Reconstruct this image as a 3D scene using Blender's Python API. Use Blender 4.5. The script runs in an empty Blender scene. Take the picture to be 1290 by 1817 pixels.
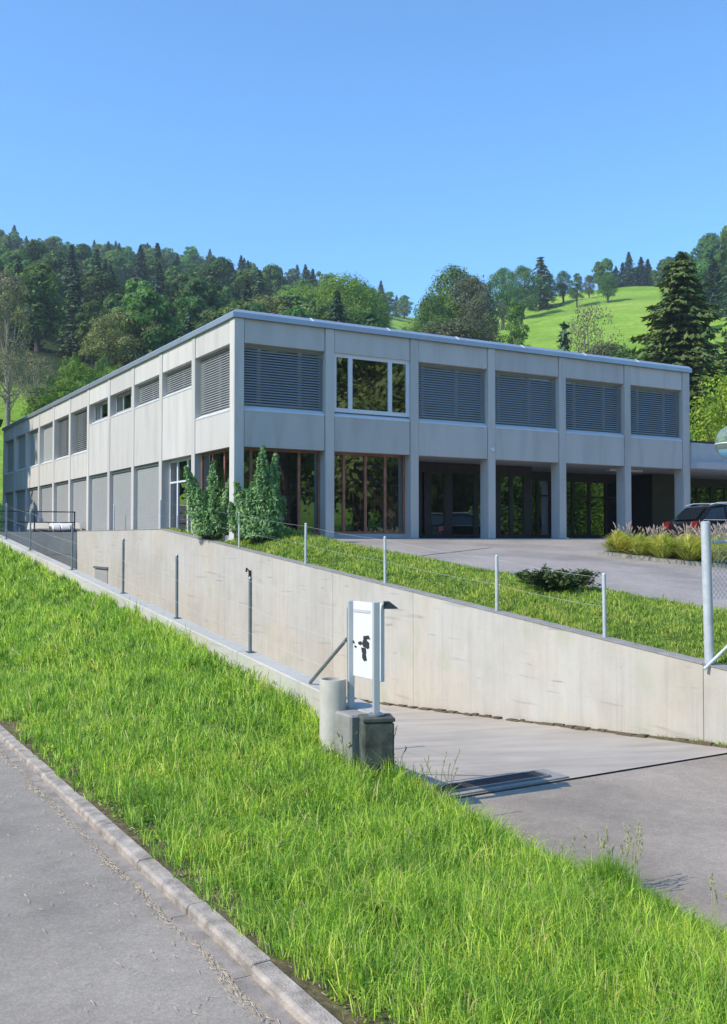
import bpy, bmesh, math, random
import numpy as np
from mathutils import Vector, noise as mnoise
PI = math.pi
R = math.radians
sc = bpy.context.scene
rnd = random.Random(7)
rng = np.random.default_rng(7)

# ------------------------------------------------------------------ camera, sky, sun, exposure
FPX, PW, PH, HZ = 1744.0, 1290.0, 1817.0, 955.0
PITCH = math.atan((HZ - PH / 2) / FPX)
cam_d = bpy.data.cameras.new('camera')
cam_d.sensor_fit = 'HORIZONTAL'
cam_d.sensor_width = 36.0
cam_d.lens = 36.0 * FPX / PW
cam_d.clip_start = 0.1
cam_d.clip_end = 3000
cam = bpy.data.objects.new('camera', cam_d)
sc.collection.objects.link(cam)
cam.location = (0, 0, 0)
cam.rotation_euler = (PI / 2 + PITCH, 0, 0)
sc.camera = cam

SUN_H = Vector((-0.895, -0.445)).normalized()
SUN_EL = R(43)
SUN = Vector((SUN_H.x * math.cos(SUN_EL), SUN_H.y * math.cos(SUN_EL), math.sin(SUN_EL)))
world = bpy.data.worlds.new('World')
sc.world = world
world.use_nodes = True
wn = world.node_tree
wn.nodes.clear()
sky = wn.nodes.new('ShaderNodeTexSky')
sky.sky_type = 'NISHITA'
sky.sun_disc = False
sky.sun_elevation = SUN_EL
sky.sun_rotation = math.atan2(SUN_H.x, SUN_H.y)
sky.altitude = 900
sky.air_density = 1.0
sky.dust_density = 0.1
sky.ozone_density = 6.0
bg = wn.nodes.new('ShaderNodeBackground')
bg.inputs['Strength'].default_value = 0.15
wo = wn.nodes.new('ShaderNodeOutputWorld')
tint_ = wn.nodes.new('ShaderNodeMixRGB')
tint_.blend_type = 'MULTIPLY'
tint_.inputs[0].default_value = 1.0
tint_.inputs[2].default_value = (0.66, 0.885, 0.93, 1)
wn.links.new(sky.outputs[0], tint_.inputs[1])
wn.links.new(tint_.outputs[0], bg.inputs[0])
wn.links.new(bg.outputs[0], wo.inputs[0])
sun_d = bpy.data.lights.new('sun', 'SUN')
sun_d.energy = 2.2
sun_d.angle = R(0.5)
sun_d.color = (1.0, 0.90, 0.745)
sun = bpy.data.objects.new('sun', sun_d)
sc.collection.objects.link(sun)
sun.rotation_euler = SUN.to_track_quat('Z', 'Y').to_euler()
sun.location = (-60, -25, 60)
vs = sc.view_settings
vs.view_transform = 'Standard'
vs.look = 'None'
vs.gamma = 1.0
vs.use_curve_mapping = False
vs.exposure = 1.13
sc.cycles.max_bounces = 6
sc.cycles.transparent_max_bounces = 12
sc.cycles.caustics_reflective = False
sc.cycles.caustics_refractive = False

# ------------------------------------------------------------------ helpers
DL = Vector((-0.5067, 0.8621))      # up the ramp
DR = Vector((0.8623, 0.5064))       # to the right along the front facade


def W(u, v, z=0.0):
    return Vector((u * DL.x + v * DR.x, u * DL.y + v * DR.y, z))


def UV(x, y):
    return (x * DL.x + y * DL.y, x * DR.x + y * DR.y)


def at(px, py, Y):
    return Vector(((px - 645) / FPX * Y, Y, (HZ - py) / FPX * Y))


def tag(o, label=None, cat=None, group=None, kind=None):
    if label: o['label'] = label
    if cat: o['category'] = cat
    if group: o['group'] = group
    if kind: o['kind'] = kind
    return o


def thing(name, label, cat, loc=(0, 0, 0), group=None):
    o = bpy.data.objects.new(name, None)
    o.empty_display_size = 0.3
    o.location = loc
    sc.collection.objects.link(o)
    return tag(o, label, cat, group)


def wloc(o):
    l = Vector(o.location)
    while o.parent:
        o = o.parent
        l = l + Vector(o.location)
    return l


class MB:
    """collects world-space geometry; build() links it as one mesh object"""

    def __init__(s):
        s.v, s.f, s.m = [], [], []

    def add(s, vs_, fs, mi=0):
        n = len(s.v)
        s.v += [tuple(p) for p in vs_]
        s.f += [tuple(i + n for i in f) for f in fs]
        s.m += [mi] * len(fs)

    def hexa(s, p, mi=0):
        s.add(p, [(0, 3, 2, 1), (4, 5, 6, 7), (0, 1, 5, 4), (1, 2, 6, 5), (2, 3, 7, 6), (3, 0, 4, 7)], mi)

    def box(s, u0, u1, v0, v1, z0, z1, mi=0):     # in the site frame
        q = [(u0, v0), (u0, v1), (u1, v1), (u1, v0)]
        s.hexa([W(a, b, z0) for a, b in q] + [W(a, b, z1) for a, b in q], mi)

    def xbox(s, x0, x1, y0, y1, z0, z1, mi=0):
        q = [(x0, y0), (x1, y0), (x1, y1), (x0, y1)]
        s.hexa([(a, b, z0) for a, b in q] + [(a, b, z1) for a, b in q], mi)

    def tube(s, p, q, r0, r1=None, n=8, mi=0, caps=True):
        p, q = Vector(p), Vector(q)
        r1 = r0 if r1 is None else r1
        d = (q - p)
        if d.length < 1e-6: return
        d.normalize()
        a = d.orthogonal().normalized()
        b = d.cross(a)
        vs_, fs = [], []
        for c, r in ((p, r0), (q, r1)):
            for i in range(n):
                t = 2 * PI * i / n
                vs_.append(c + (a * math.cos(t) + b * math.sin(t)) * r)
        for i in range(n):
            j = (i + 1) % n
            fs.append((i, j, n + j, n + i))
        if caps:
            fs.append(tuple(range(n - 1, -1, -1)))
            fs.append(tuple(range(n, 2 * n)))
        s.add(vs_, fs, mi)

    def path(s, pts, rs, n=6, mi=0):
        for i in range(len(pts) - 1):
            s.tube(pts[i], pts[i + 1], rs[i], rs[i + 1], n, mi, caps=False)

    def prism(s, prof, w, ext, mi=0):
        """prof: list of 3D points (one end), ext: Vector added for the other end"""
        n = len(prof)
        a = [Vector(p) for p in prof]
        b = [p + ext for p in a]
        fs = [tuple(range(n - 1, -1, -1)), tuple(range(n, 2 * n))]
        for i in range(n):
            j = (i + 1) % n
            fs.append((i, j, n + j, n + i))
        s.add(a + b, fs, mi)

    def lathe(s, c, prof, n=24, mi=0):
        c = Vector(c)
        vs_, fs = [], []
        for r, z in prof:
            for i in range(n):
                t = 2 * PI * i / n
                vs_.append(c + Vector((r * math.cos(t), r * math.sin(t), z)))
        for k in range(len(prof) - 1):
            for i in range(n):
                j = (i + 1) % n
                fs.append((k * n + i, k * n + j, (k + 1) * n + j, (k + 1) * n + i))
        fs.append(tuple(range(n - 1, -1, -1)))
        fs.append(tuple((len(prof) - 1) * n + i for i in range(n)))
        s.add(vs_, fs, mi)

    def build(s, name, mat, parent=None, smooth=False, bevel=0, origin=None):
        me = bpy.data.meshes.new(name)
        if parent is not None:
            o0 = wloc(parent)
        elif origin is not None:
            o0 = Vector(origin)
        else:
            o0 = Vector((0, 0, 0))
        me.from_pydata([(p[0] - o0.x, p[1] - o0.y, p[2] - o0.z) for p in s.v], [], s.f)
        mats = mat if isinstance(mat, (list, tuple)) else [mat]
        for m in mats: me.materials.append(m)
        if len(mats) > 1:
            me.polygons.foreach_set('material_index', s.m)
        bm = bmesh.new()
        bm.from_mesh(me)
        bmesh.ops.recalc_face_normals(bm, faces=bm.faces)
        bm.to_mesh(me)
        bm.free()
        if smooth:
            me.polygons.foreach_set('use_smooth', [True] * len(me.polygons))
        o = bpy.data.objects.new(name, me)
        if parent is not None:
            o.parent = parent
        elif origin is not None:
            o.location = o0
        sc.collection.objects.link(o)
        if smooth:
            try:
                md = o.modifiers.new('es', 'EDGE_SPLIT')
                md.split_angle = R(40)
            except Exception:
                pass
        if bevel:
            md = o.modifiers.new('bevel', 'BEVEL')
            md.width = bevel
            md.segments = 1
            md.limit_method = 'ANGLE'
            md.angle_limit = R(40)
        return o


def np_mesh(name, verts, faces_flat, counts, mat, parent=None, attrs=None, smooth=False, mi=None):
    """fast mesh from numpy arrays"""
    me = bpy.data.meshes.new(name)
    nv = len(verts)
    me.vertices.add(nv)
    me.vertices.foreach_set('co', np.ascontiguousarray(verts, dtype=np.float32).ravel())
    me.loops.add(len(faces_flat))
    me.loops.foreach_set('vertex_index', np.ascontiguousarray(faces_flat, dtype=np.int32))
    nf = len(counts)
    me.polygons.add(nf)
    st = np.zeros(nf, dtype=np.int32)
    st[1:] = np.cumsum(counts)[:-1]
    me.polygons.foreach_set('loop_start', st)
    try:
        me.polygons.foreach_set('loop_total', np.asarray(counts, dtype=np.int32))
    except Exception:
        pass
    mats = mat if isinstance(mat, (list, tuple)) else [mat]
    for m in mats: me.materials.append(m)
    if mi is not None:
        me.polygons.foreach_set('material_index', np.asarray(mi, dtype=np.int32))
    me.polygons.foreach_set('use_smooth', np.full(nf, smooth, dtype=bool))
    me.update(calc_edges=True)
    if attrs:
        for k, a in attrs.items():
            at_ = me.attributes.new(k, 'FLOAT', 'POINT')
            at_.data.foreach_set('value', np.ascontiguousarray(a, dtype=np.float32))
    return me


def link(name, me, parent=None, loc=(0, 0, 0)):
    o = bpy.data.objects.new(name, me)
    o.location = loc
    if parent is not None: o.parent = parent
    sc.collection.objects.link(o)
    return o


# ------------------------------------------------------------------ materials
class NT:
    def __init__(s, name):
        s.m = bpy.data.materials.new(name)
        s.m.use_nodes = True
        s.t = s.m.node_tree
        s.n = s.t.nodes
        s.b = s.n['Principled BSDF']
        s.out = s.n['Material Output']

    def new(s, typ, **kw):
        n = s.n.new('ShaderNode' + typ)
        for k, v_ in kw.items():
            if k.startswith('i_'):
                n.inputs[k[2:].replace('_', ' ')].default_value = v_
            else:
                setattr(n, k, v_)
        return n

    def l(s, a, b):
        s.t.links.new(a, b)

    def coord(s, scale=(1, 1, 1), rotz=0.0, kind='pos'):
        if kind == 'pos':
            g = s.new('NewGeometry').outputs['Position']
        else:
            g = s.new('TexCoord').outputs['Object']
        mp = s.new('Mapping')
        mp.inputs['Rotation'].default_value = (0, 0, rotz)
        mp.inputs['Scale'].default_value = scale
        s.l(g, mp.inputs['Vector'])
        return mp.outputs[0]

    def noise(s, vec, scale, detail=4, rough=0.55):
        n = s.new('TexNoise')
        n.inputs['Scale'].default_value = scale
        n.inputs['Detail'].default_value = detail
        n.inputs['Roughness'].default_value = rough
        s.l(vec, n.inputs['Vector'])
        return n.outputs['Fac']

    def ramp(s, fac, stops, interp='LINEAR'):
        r = s.new('ValToRGB')
        r.color_ramp.interpolation = interp
        e = r.color_ramp.elements
        while len(e) < len(stops): e.new(0.5)
        for el, (p, c) in zip(e, stops):
            el.position = p
            if isinstance(c, (int, float)): c = (c, c, c)
            el.color = (*c, 1)
        s.l(fac, r.inputs[0])
        return r.outputs[0]

    def mix(s, fac, a, b, mode='MIX'):
        m = s.new('MixRGB', blend_type=mode)
        for inp, x in ((m.inputs[0], fac), (m.inputs[1], a), (m.inputs[2], b)):
            if isinstance(x, (int, float)):
                inp.default_value = x
            elif isinstance(x, tuple):
                inp.default_value = (*x, 1)
            else:
                s.l(x, inp)
        return m.outputs[0]

    def bump(s, h, strength=0.3, dist=0.02):
        b = s.new('Bump')
        b.inputs['Strength'].default_value = strength
        b.inputs['Distance'].default_value = dist
        s.l(h, b.inputs['Height'])
        s.l(b.outputs[0], s.b.inputs['Normal'])

    def set(s, col=None, rough=None, metal=None, spec=None):
        if col is not None:
            if isinstance(col, tuple): s.b.inputs['Base Color'].default_value = (*col, 1)
            else: s.l(col, s.b.inputs['Base Color'])
        if rough is not None:
            if isinstance(rough, (int, float)): s.b.inputs['Roughness'].default_value = rough
            else: s.l(rough, s.b.inputs['Roughness'])
        if metal is not None: s.b.inputs['Metallic'].default_value = metal
        if spec is not None: s.b.inputs['Specular IOR Level'].default_value = spec
        return s.m


UVROT = -math.atan2(DR.y, DR.x)   # maps position so that x runs along v


def plain(name, col, rough=0.6, metal=0.0, var=0.12, scale=3.0, bump=0.0, spec=None):
    t = NT(name)
    c = t.coord()
    n = t.noise(c, scale, 5, 0.6)
    cc = t.mix(t.ramp(n, [(0.3, 0.0), (0.7, 1.0)]), tuple(x * (1 - var) for x in col), tuple(min(1, x * (1 + var)) for x in col))
    if bump: t.bump(t.noise(c, scale * 12, 4), bump, 0.01)
    return t.set(cc, rough, metal, spec)


def mat_wall_concrete():
    t = NT('cast_concrete')
    c = t.coord(rotz=UVROT)
    cs = t.coord((2.2, 2.2, 0.22), UVROT)        # vertical runs
    ch = t.coord((0.35, 0.35, 5.0), UVROT)      # lift lines
    base = t.ramp(t.noise(c, 0.55, 6, 0.62), [(0.28, (0.455, 0.425, 0.365)), (0.5, (0.535, 0.51, 0.45)), (0.72, (0.59, 0.57, 0.51))])
    runs = t.ramp(t.noise(cs, 2.6, 5, 0.65), [(0.28, 0.84), (0.5, 0.97), (0.66, 1.02)])
    col = t.mix(0.7, base, runs, 'MULTIPLY')
    lifts = t.ramp(t.noise(ch, 1.6, 3, 0.5), [(0.30, 0.72), (0.37, 1.0)])
    col = t.mix(0.55, col, lifts, 'MULTIPLY')
    warm = t.ramp(t.noise(c, 0.45, 4), [(0.45, 0.0), (0.62, 0.45)])
    col = t.mix(warm, col, t.mix(1.0, col, (1.08, 0.99, 0.86), 'MULTIPLY'))
    drip = t.ramp(t.noise(t.coord((5.5, 5.5, 0.16), UVROT), 1.5, 3), [(0.60, 1.0), (0.70, 0.80)])
    col = t.mix(0.4, col, drip, 'MULTIPLY')
    dash = t.ramp(t.noise(t.coord((0.9, 0.9, 14.0), UVROT), 1.3, 2), [(0.66, 1.0), (0.71, 0.62)])
    dg_ = t.ramp(t.noise(c, 1.3, 2), [(0.52, 0.0), (0.6, 0.8)])
    col = t.mix(dg_, col, t.mix(1.0, col, dash, 'MULTIPLY'))
    sp = t.ramp(t.noise(c, 26, 3), [(0.27, 0.7), (0.36, 1.0)])
    col = t.mix(0.5, col, sp, 'MULTIPLY')
    moss = t.ramp(t.noise(c, 1.1, 5), [(0.56, 0.0), (0.72, 0.55)])
    col = t.mix(moss, col, (0.38, 0.40, 0.28))
    t.bump(t.noise(c, 9, 6, 0.7), 0.25, 0.02)
    return t.set(col, 0.9)


def mat_facade():
    t = NT('facade_concrete')
    c = t.coord(rotz=UVROT)
    cs = t.coord((1.6, 1.6, 0.25), UVROT)
    a = t.ramp(t.noise(cs, 1.5, 5), [(0.25, (0.54, 0.515, 0.48)), (0.5, (0.635, 0.61, 0.57)), (0.75, (0.675, 0.65, 0.61))])
    g = t.ramp(t.noise(c, 70, 2), [(0.3, 0.9), (0.6, 1.0)])
    oi = t.new('ObjectInfo')
    pv = t.ramp(oi.outputs['Random'], [(0, 0.90), (1, 1.05)])
    col = t.mix(1.0, t.mix(1.0, a, g, 'MULTIPLY'), pv, 'MULTIPLY')
    wv = t.new('TexWave', bands_direction='X'); wv.inputs['Scale'].default_value = 3.0
    wv.inputs['Distortion'].default_value = 0.6
    cu = t.coord((1, 1, 0.05), UVROT)
    sep = t.new('SeparateXYZ'); t.l(cu, sep.inputs[0])
    ad = t.new('Math', operation='ADD'); t.l(sep.outputs[0], ad.inputs[0]); t.l(sep.outputs[1], ad.inputs[1])
    cb = t.new('CombineXYZ'); t.l(ad.outputs[0], cb.inputs[0])
    t.l(cb.outputs[0], wv.inputs['Vector'])
    t.bump(wv.outputs['Fac'], 0.12, 0.01)
    return t.set(col, 0.8)


def mat_asphalt(name, base, warm=0.0, scale=1.0):
    t = NT(name)
    c = t.coord()
    b = Vector(base)
    big = t.ramp(t.noise(c, 0.35, 5, 0.6), [(0.3, tuple(b * 0.62)), (0.5, tuple(b * 0.95)), (0.72, tuple(b * 1.2))])
    v_ = t.new('TexVoronoi'); v_.inputs['Scale'].default_value = 75 * scale
    t.l(c, v_.inputs['Vector'])
    st = t.ramp(v_.outputs['Color'], [(0.15, 0.82), (0.55, 1.0), (0.9, 1.2)])
    col = t.mix(0.7, big, st, 'MULTIPLY')
    mid = t.ramp(t.noise(c, 6, 5, 0.7), [(0.3, 0.85), (0.7, 1.1)])
    col = t.mix(0.8, col, mid, 'MULTIPLY')
    lt = t.ramp(t.noise(c, 42 * scale, 2), [(0.71, 0.0), (0.76, 0.35)])
    col = t.mix(lt, col, tuple(b * 1.9))
    t.bump(v_.outputs['Distance'], 0.25, 0.004)
    return t.set(col, 0.85)


def mat_ramp():
    t = NT('ramp_concrete')
    c = t.coord(rotz=UVROT)
    cs = t.coord((0.35, 2.0, 1), UVROT)
    a = t.ramp(t.noise(cs, 1.6, 6, 0.6), [(0.28, (0.38, 0.325, 0.27)), (0.5, (0.455, 0.405, 0.345)), (0.75, (0.52, 0.475, 0.415))])
    b = t.ramp(t.noise(c, 0.7, 5), [(0.3, 0.8), (0.65, 1.05)])
    col = t.mix(0.8, a, b, 'MULTIPLY')
    t.bump(t.noise(c, 30, 4), 0.25, 0.006)
    return t.set(col, 0.88)


def mat_grass(name, c0, c1, dry=(0.30, 0.26, 0.09), trans=0.36):
    t = NT(name)
    c = t.coord()
    a = t.new('Attribute', attribute_name='tint').outputs['Fac']
    col = t.ramp(a, [(0.0, c0), (0.55, tuple((x + y) / 2 for x, y in zip(c0, c1))), (0.9, c1), (1.0, dry)])
    pv = t.ramp(t.noise(c, 1.3, 5, 0.65), [(0.28, (0.46, 0.60, 0.55)), (0.48, (0.88, 0.94, 0.95)), (0.7, (1.25, 1.06, 1.2))])  # patchy tone, contrast widened to paint clump highlights and shadows
    col = t.mix(1.0, col, pv, 'MULTIPLY')
    t.set(col, 0.5, spec=0.35)
    gn = t.new('NewGeometry').outputs['Normal']
    va = t.new('VectorMath', operation='ADD'); t.l(gn, va.inputs[0]); va.inputs[1].default_value = (0, 0, 0.65)
    vn = t.new('VectorMath', operation='NORMALIZE'); t.l(va.outputs[0], vn.inputs[0])
    t.l(vn.outputs[0], t.b.inputs['Normal'])
    tr = t.new('BsdfTranslucent')
    t.l(t.mix(1.0, col, (1.25, 1.3, 0.7), 'MULTIPLY'), tr.inputs[0])
    mx = t.new('MixShader'); mx.inputs[0].default_value = trans
    t.l(t.b.outputs[0], mx.inputs[1]); t.l(tr.outputs[0], mx.inputs[2])
    t.l(mx.outputs[0], t.out.inputs[0])
    return t.m


def mat_leaf(name, c0, c1, hue=0.03, val=0.35, trans=0.3):
    """per-tree variation from Object Info, per-leaf variation from the 'tint' attribute"""
    t = NT(name)
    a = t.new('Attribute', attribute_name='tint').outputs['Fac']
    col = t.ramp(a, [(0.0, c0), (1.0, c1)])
    oi = t.new('ObjectInfo').outputs['Random']
    hs = t.new('HueSaturation')
    mr = t.new('MapRange'); mr.inputs['To Min'].default_value = 0.5 - hue; mr.inputs['To Max'].default_value = 0.5 + hue
    t.l(oi, mr.inputs[0]); t.l(mr.outputs[0], hs.inputs['Hue'])
    ml = t.new('Math', operation='MULTIPLY'); t.l(oi, ml.inputs[0]); ml.inputs[1].default_value = 7.31
    fr = t.new('Math', operation='FRACT'); t.l(ml.outputs[0], fr.inputs[0])
    m2 = t.new('MapRange'); m2.inputs['To Min'].default_value = 1 - val; m2.inputs['To Max'].default_value = 1 + val
    t.l(fr.outputs[0], m2.inputs[0]); t.l(m2.outputs[0], hs.inputs['Value'])
    t.l(col, hs.inputs['Color'])
    t.set(hs.outputs[0], 0.6, spec=0.25)
    tr = t.new('BsdfTranslucent')
    t.l(t.mix(1.0, hs.outputs[0], (1.2, 1.25, 0.7), 'MULTIPLY'), tr.inputs[0])
    mx = t.new('MixShader'); mx.inputs[0].default_value = trans
    t.l(t.b.outputs[0], mx.inputs[1]); t.l(tr.outputs[0], mx.inputs[2])
    t.l(mx.outputs[0], t.out.inputs[0])
    return t.m


def mat_glass(name, tint=(0.55, 0.62, 0.6), refl=1.0):
    t = NT(name)
    gl = t.new('BsdfGlossy'); gl.inputs['Roughness'].default_value = 0.01
    gl.inputs['Color'].default_value = (0.95, 1.0, 0.98, 1)
    tp = t.new('BsdfTransparent'); tp.inputs['Color'].default_value = (*tint, 1)
    fr = t.new('Fresnel'); fr.inputs['IOR'].default_value = 1.6
    ml = t.new('Math', operation='MULTIPLY_ADD'); t.l(fr.outputs[0], ml.inputs[0])
    ml.inputs[1].default_value = 1.5 * refl; ml.inputs[2].default_value = 0.13 * refl
    ml.use_clamp = True
    c = t.coord()
    bp = t.new('Bump'); bp.inputs['Strength'].default_value = 0.04; bp.inputs['Distance'].default_value = 0.05
    t.l(t.noise(c, 0.9, 1), bp.inputs['Height'])
    t.l(bp.outputs[0], gl.inputs['Normal'])
    mx = t.new('MixShader')
    t.l(ml.outputs[0], mx.inputs[0]); t.l(tp.outputs[0], mx.inputs[1]); t.l(gl.outputs[0], mx.inputs[2])
    t.l(mx.outputs[0], t.out.inputs[0])
    return t.m


def mat_turf():
    t = NT('turf_base')
    c = t.coord(rotz=UVROT)
    sx = t.new('SeparateXYZ'); t.l(c, sx.inputs[0])
    ad = t.new('Math', operation='MULTIPLY_ADD'); t.l(t.noise(c, 3.0, 4), ad.inputs[0]); ad.inputs[1].default_value = -1.0; t.l(sx.outputs[0], ad.inputs[2])
    mr = t.new('MapRange'); mr.inputs['From Min'].default_value = 2.1; mr.inputs['From Max'].default_value = 2.5
    t.l(ad.outputs[0], mr.inputs[0])
    soil = t.ramp(t.noise(c, 14, 5, 0.7), [(0.3, (0.07, 0.055, 0.03)), (0.55, (0.17, 0.14, 0.075)), (0.75, (0.30, 0.25, 0.13))])
    turf = t.ramp(t.noise(c, 6, 4), [(0.3, (0.045, 0.085, 0.014)), (0.7, (0.09, 0.16, 0.025))])
    t.bump(t.noise(c, 20, 5, 0.7), 0.8, 0.03)
    return t.set(t.mix(mr.outputs[0], soil, turf), 0.95, spec=0.1)


M = dict(
    wall=mat_wall_concrete(), facade=mat_facade(), ramp=mat_ramp(),
    road=mat_asphalt('road_asphalt', (0.35, 0.305, 0.25), scale=1.0),
    plaza=mat_asphalt('plaza_asphalt', (0.385, 0.34, 0.305), scale=0.6),
    forecourt=mat_asphalt('forecourt_asphalt', (0.37, 0.31, 0.25), scale=0.8),
    kerb=plain('kerb_concrete', (0.40, 0.345, 0.29), 0.9, var=0.45, scale=6, bump=0.9),
    gutter=plain('stained_gutter', (0.31, 0.27, 0.23), 0.95, var=0.3, scale=7, bump=0.5),
    kerb2=plain('edging_concrete', (0.30, 0.29, 0.27), 0.9, var=0.2, scale=5, bump=0.3),
    bollard=plain('bollard_concrete', (0.50, 0.48, 0.42), 0.85, var=0.12, scale=5, bump=0.2),
    block=plain('weathered_block', (0.085, 0.095, 0.08), 0.95, var=0.6, scale=7, bump=0.6),
    zinc=plain('galvanised_steel', (0.60, 0.64, 0.66), 0.5, 0.25, var=0.15, scale=6),
    greyp=plain('grey_painted_steel', (0.24, 0.27, 0.28), 0.45, 0.5, var=0.15, scale=8),
    dark=plain('dark_steel', (0.05, 0.055, 0.06), 0.5, 0.3, var=0.2),
    cap=plain('roof_sheet_metal', (0.50, 0.55, 0.62), 0.38, 0.6, var=0.06, scale=1.0),
    clip=plain('bright_clip', (0.85, 0.86, 0.88), 0.4, 0.2),
    postgrey=plain('light_grey_post', (0.50, 0.53, 0.56), 0.4, 0.1, var=0.05),
    white=plain('white_paint', (0.80, 0.80, 0.81), 0.4, var=0.03),
    whitef=plain('white_window_frame', (0.78, 0.80, 0.83), 0.35, var=0.03),
    slat=plain('blind_aluminium', (0.30, 0.315, 0.31), 0.5, 0.1, var=0.05),
    shutter=plain('shutter_grey', (0.42, 0.43, 0.42), 0.5, 0.1, var=0.04),
    wood=plain('red_brown_timber', (0.33, 0.145, 0.085), 0.5, var=0.3, scale=4),
    blackf=plain('black_frame', (0.045, 0.038, 0.034), 0.4, var=0.2),
    interior=plain('interior_plaster', (0.46, 0.43, 0.38), 0.8, var=0.2),
    soffit=plain('soffit_plaster', (0.50, 0.50, 0.49), 0.8, var=0.05),
    floor=plain('interior_floor', (0.24, 0.21, 0.18), 0.4, var=0.2),
    bark=plain('bark', (0.10, 0.08, 0.06), 0.9, var=0.35, scale=6, bump=0.5),
    greybark=plain('grey_bark', (0.26, 0.23, 0.19), 0.9, var=0.3, scale=6, bump=0.5),
    soil=plain('dry_soil', (0.13, 0.105, 0.06), 0.95, var=0.45, scale=8, bump=0.7),
    turf=mat_turf(),
    glass=mat_glass('window_glass', (0.5, 0.56, 0.54), 1.25),
    door_glass=mat_glass('door_glass', (0.5, 0.56, 0.52), 1.0),
    carpaint=plain('black_car_paint', (0.012, 0.013, 0.016), 0.18, 0.3, var=0.1),
    carglass=plain('car_glass', (0.012, 0.016, 0.02), 0.04, 0.0, var=0.05, spec=0.8),
    red=plain('tail_red', (0.16, 0.012, 0.012), 0.3),
    tyre=plain('tyre_rubber', (0.02, 0.02, 0.02), 0.85),
    cream=plain('cream_lid', (0.72, 0.66, 0.55), 0.55, var=0.1),
    bingrey=plain('container_grey', (0.10, 0.115, 0.12), 0.55, var=0.15),
    plume=plain('plume_pink', (0.42, 0.32, 0.27), 0.9, var=0.3, scale=20),
    straw=plain('straw', (0.52, 0.43, 0.30), 0.9, var=0.3, scale=30),
    stalk=plain('brown_stalk', (0.16, 0.14, 0.07), 0.9, var=0.3, scale=30),
    yellow=plain('yellow_petal', (0.75, 0.62, 0.03), 0.6),
    seed=plain('pale_seed_head', (0.42, 0.42, 0.22), 0.9, var=0.25, scale=30),
    ink=plain('black_print', (0.03, 0.03, 0.04), 0.6),
    greyprint=plain('grey_print', (0.55, 0.55, 0.6), 0.6),
    boulder=plain('pale_boulder', (0.62, 0.57, 0.46), 0.9, var=0.2, scale=4, bump=0.4),
    grass=mat_grass('lawn_blades', (0.09, 0.25, 0.012), (0.62, 0.82, 0.09), (0.66,0.56,0.24)),
    lawn=mat_grass('upper_lawn_blades', (0.15, 0.27, 0.02), (0.50, 0.62, 0.09), (0.5,0.44,0.18)),
    ornamental=mat_grass('ornamental_blades', (0.34, 0.38, 0.06), (0.85, 0.82, 0.22)),
)
g = NT('globe_glass')
g.set((0.55, 0.72, 0.62), 0.08, spec=0.6)
g.b.inputs['Transmission Weight'].default_value = 0.75
g.b.inputs['IOR'].default_value = 1.25
M['globe'] = g.m

L_ = dict(
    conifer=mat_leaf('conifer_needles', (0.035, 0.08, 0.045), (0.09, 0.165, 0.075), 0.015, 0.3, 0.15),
    broad=mat_leaf('broadleaf_foliage', (0.06, 0.145, 0.035), (0.19, 0.32, 0.075), 0.025, 0.45, 0.35),
    bright=mat_leaf('bright_foliage', (0.10, 0.20, 0.02), (0.28, 0.42, 0.05), 0.0, 0.0, 0.35),
    mid=mat_leaf('mid_foliage', (0.06, 0.14, 0.03), (0.16, 0.29, 0.06), 0.02, 0.15, 0.3),
    olive=mat_leaf('olive_foliage', (0.15, 0.19, 0.055), (0.36, 0.39, 0.13), 0.01, 0.1, 0.25),
    brown=mat_leaf('brownish_foliage', (0.18, 0.17, 0.10), (0.36, 0.32, 0.20), 0.01, 0.05, 0.2),
    purple=mat_leaf('dark_bronze_foliage', (0.075, 0.095, 0.045), (0.19, 0.205, 0.10), 0.0, 0.05, 0.2),
    spruce=mat_leaf('spruce_needles', (0.04, 0.08, 0.02), (0.17, 0.23, 0.06), 0.0, 0.0, 0.15),
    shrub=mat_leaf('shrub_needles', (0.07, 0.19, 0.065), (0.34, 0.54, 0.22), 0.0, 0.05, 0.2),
    juniper=mat_leaf('juniper_needles', (0.035, 0.06, 0.025), (0.12, 0.17, 0.06), 0.0, 0.05, 0.15),
    yellowg=mat_leaf('yellow_green_foliage', (0.20, 0.30, 0.03), (0.48, 0.60, 0.07), 0.0, 0.0, 0.35),
)

# ------------------------------------------------------------------ terrain
_sk = [(-1600, 470), (-700, 425), (0, 452), (150, 474), (350, 484), (480, 508), (600, 530), (735, 562), (800, 553),
       (900, 540), (1000, 520), (1100, 509), (1200, 505), (1290, 490), (1700, 470), (2600, 500)]
_phi = [math.atan((x - 645) / FPX) for x, y in _sk]
_tan = [(HZ - y) / FPX * math.cos(p) for (x, y), p in zip(_sk, _phi)]


def ridge(phi):
    if phi <= _phi[0] or phi >= _phi[-1]:
        return 0.17
    return float(np.interp(phi, _phi, _tan))


def ridge_r(phi):
    return float(np.interp(math.degrees(phi), [-180, -40, -12, 3, 8, 40, 180], [420, 440, 470, 480, 350, 330, 420]))


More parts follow.
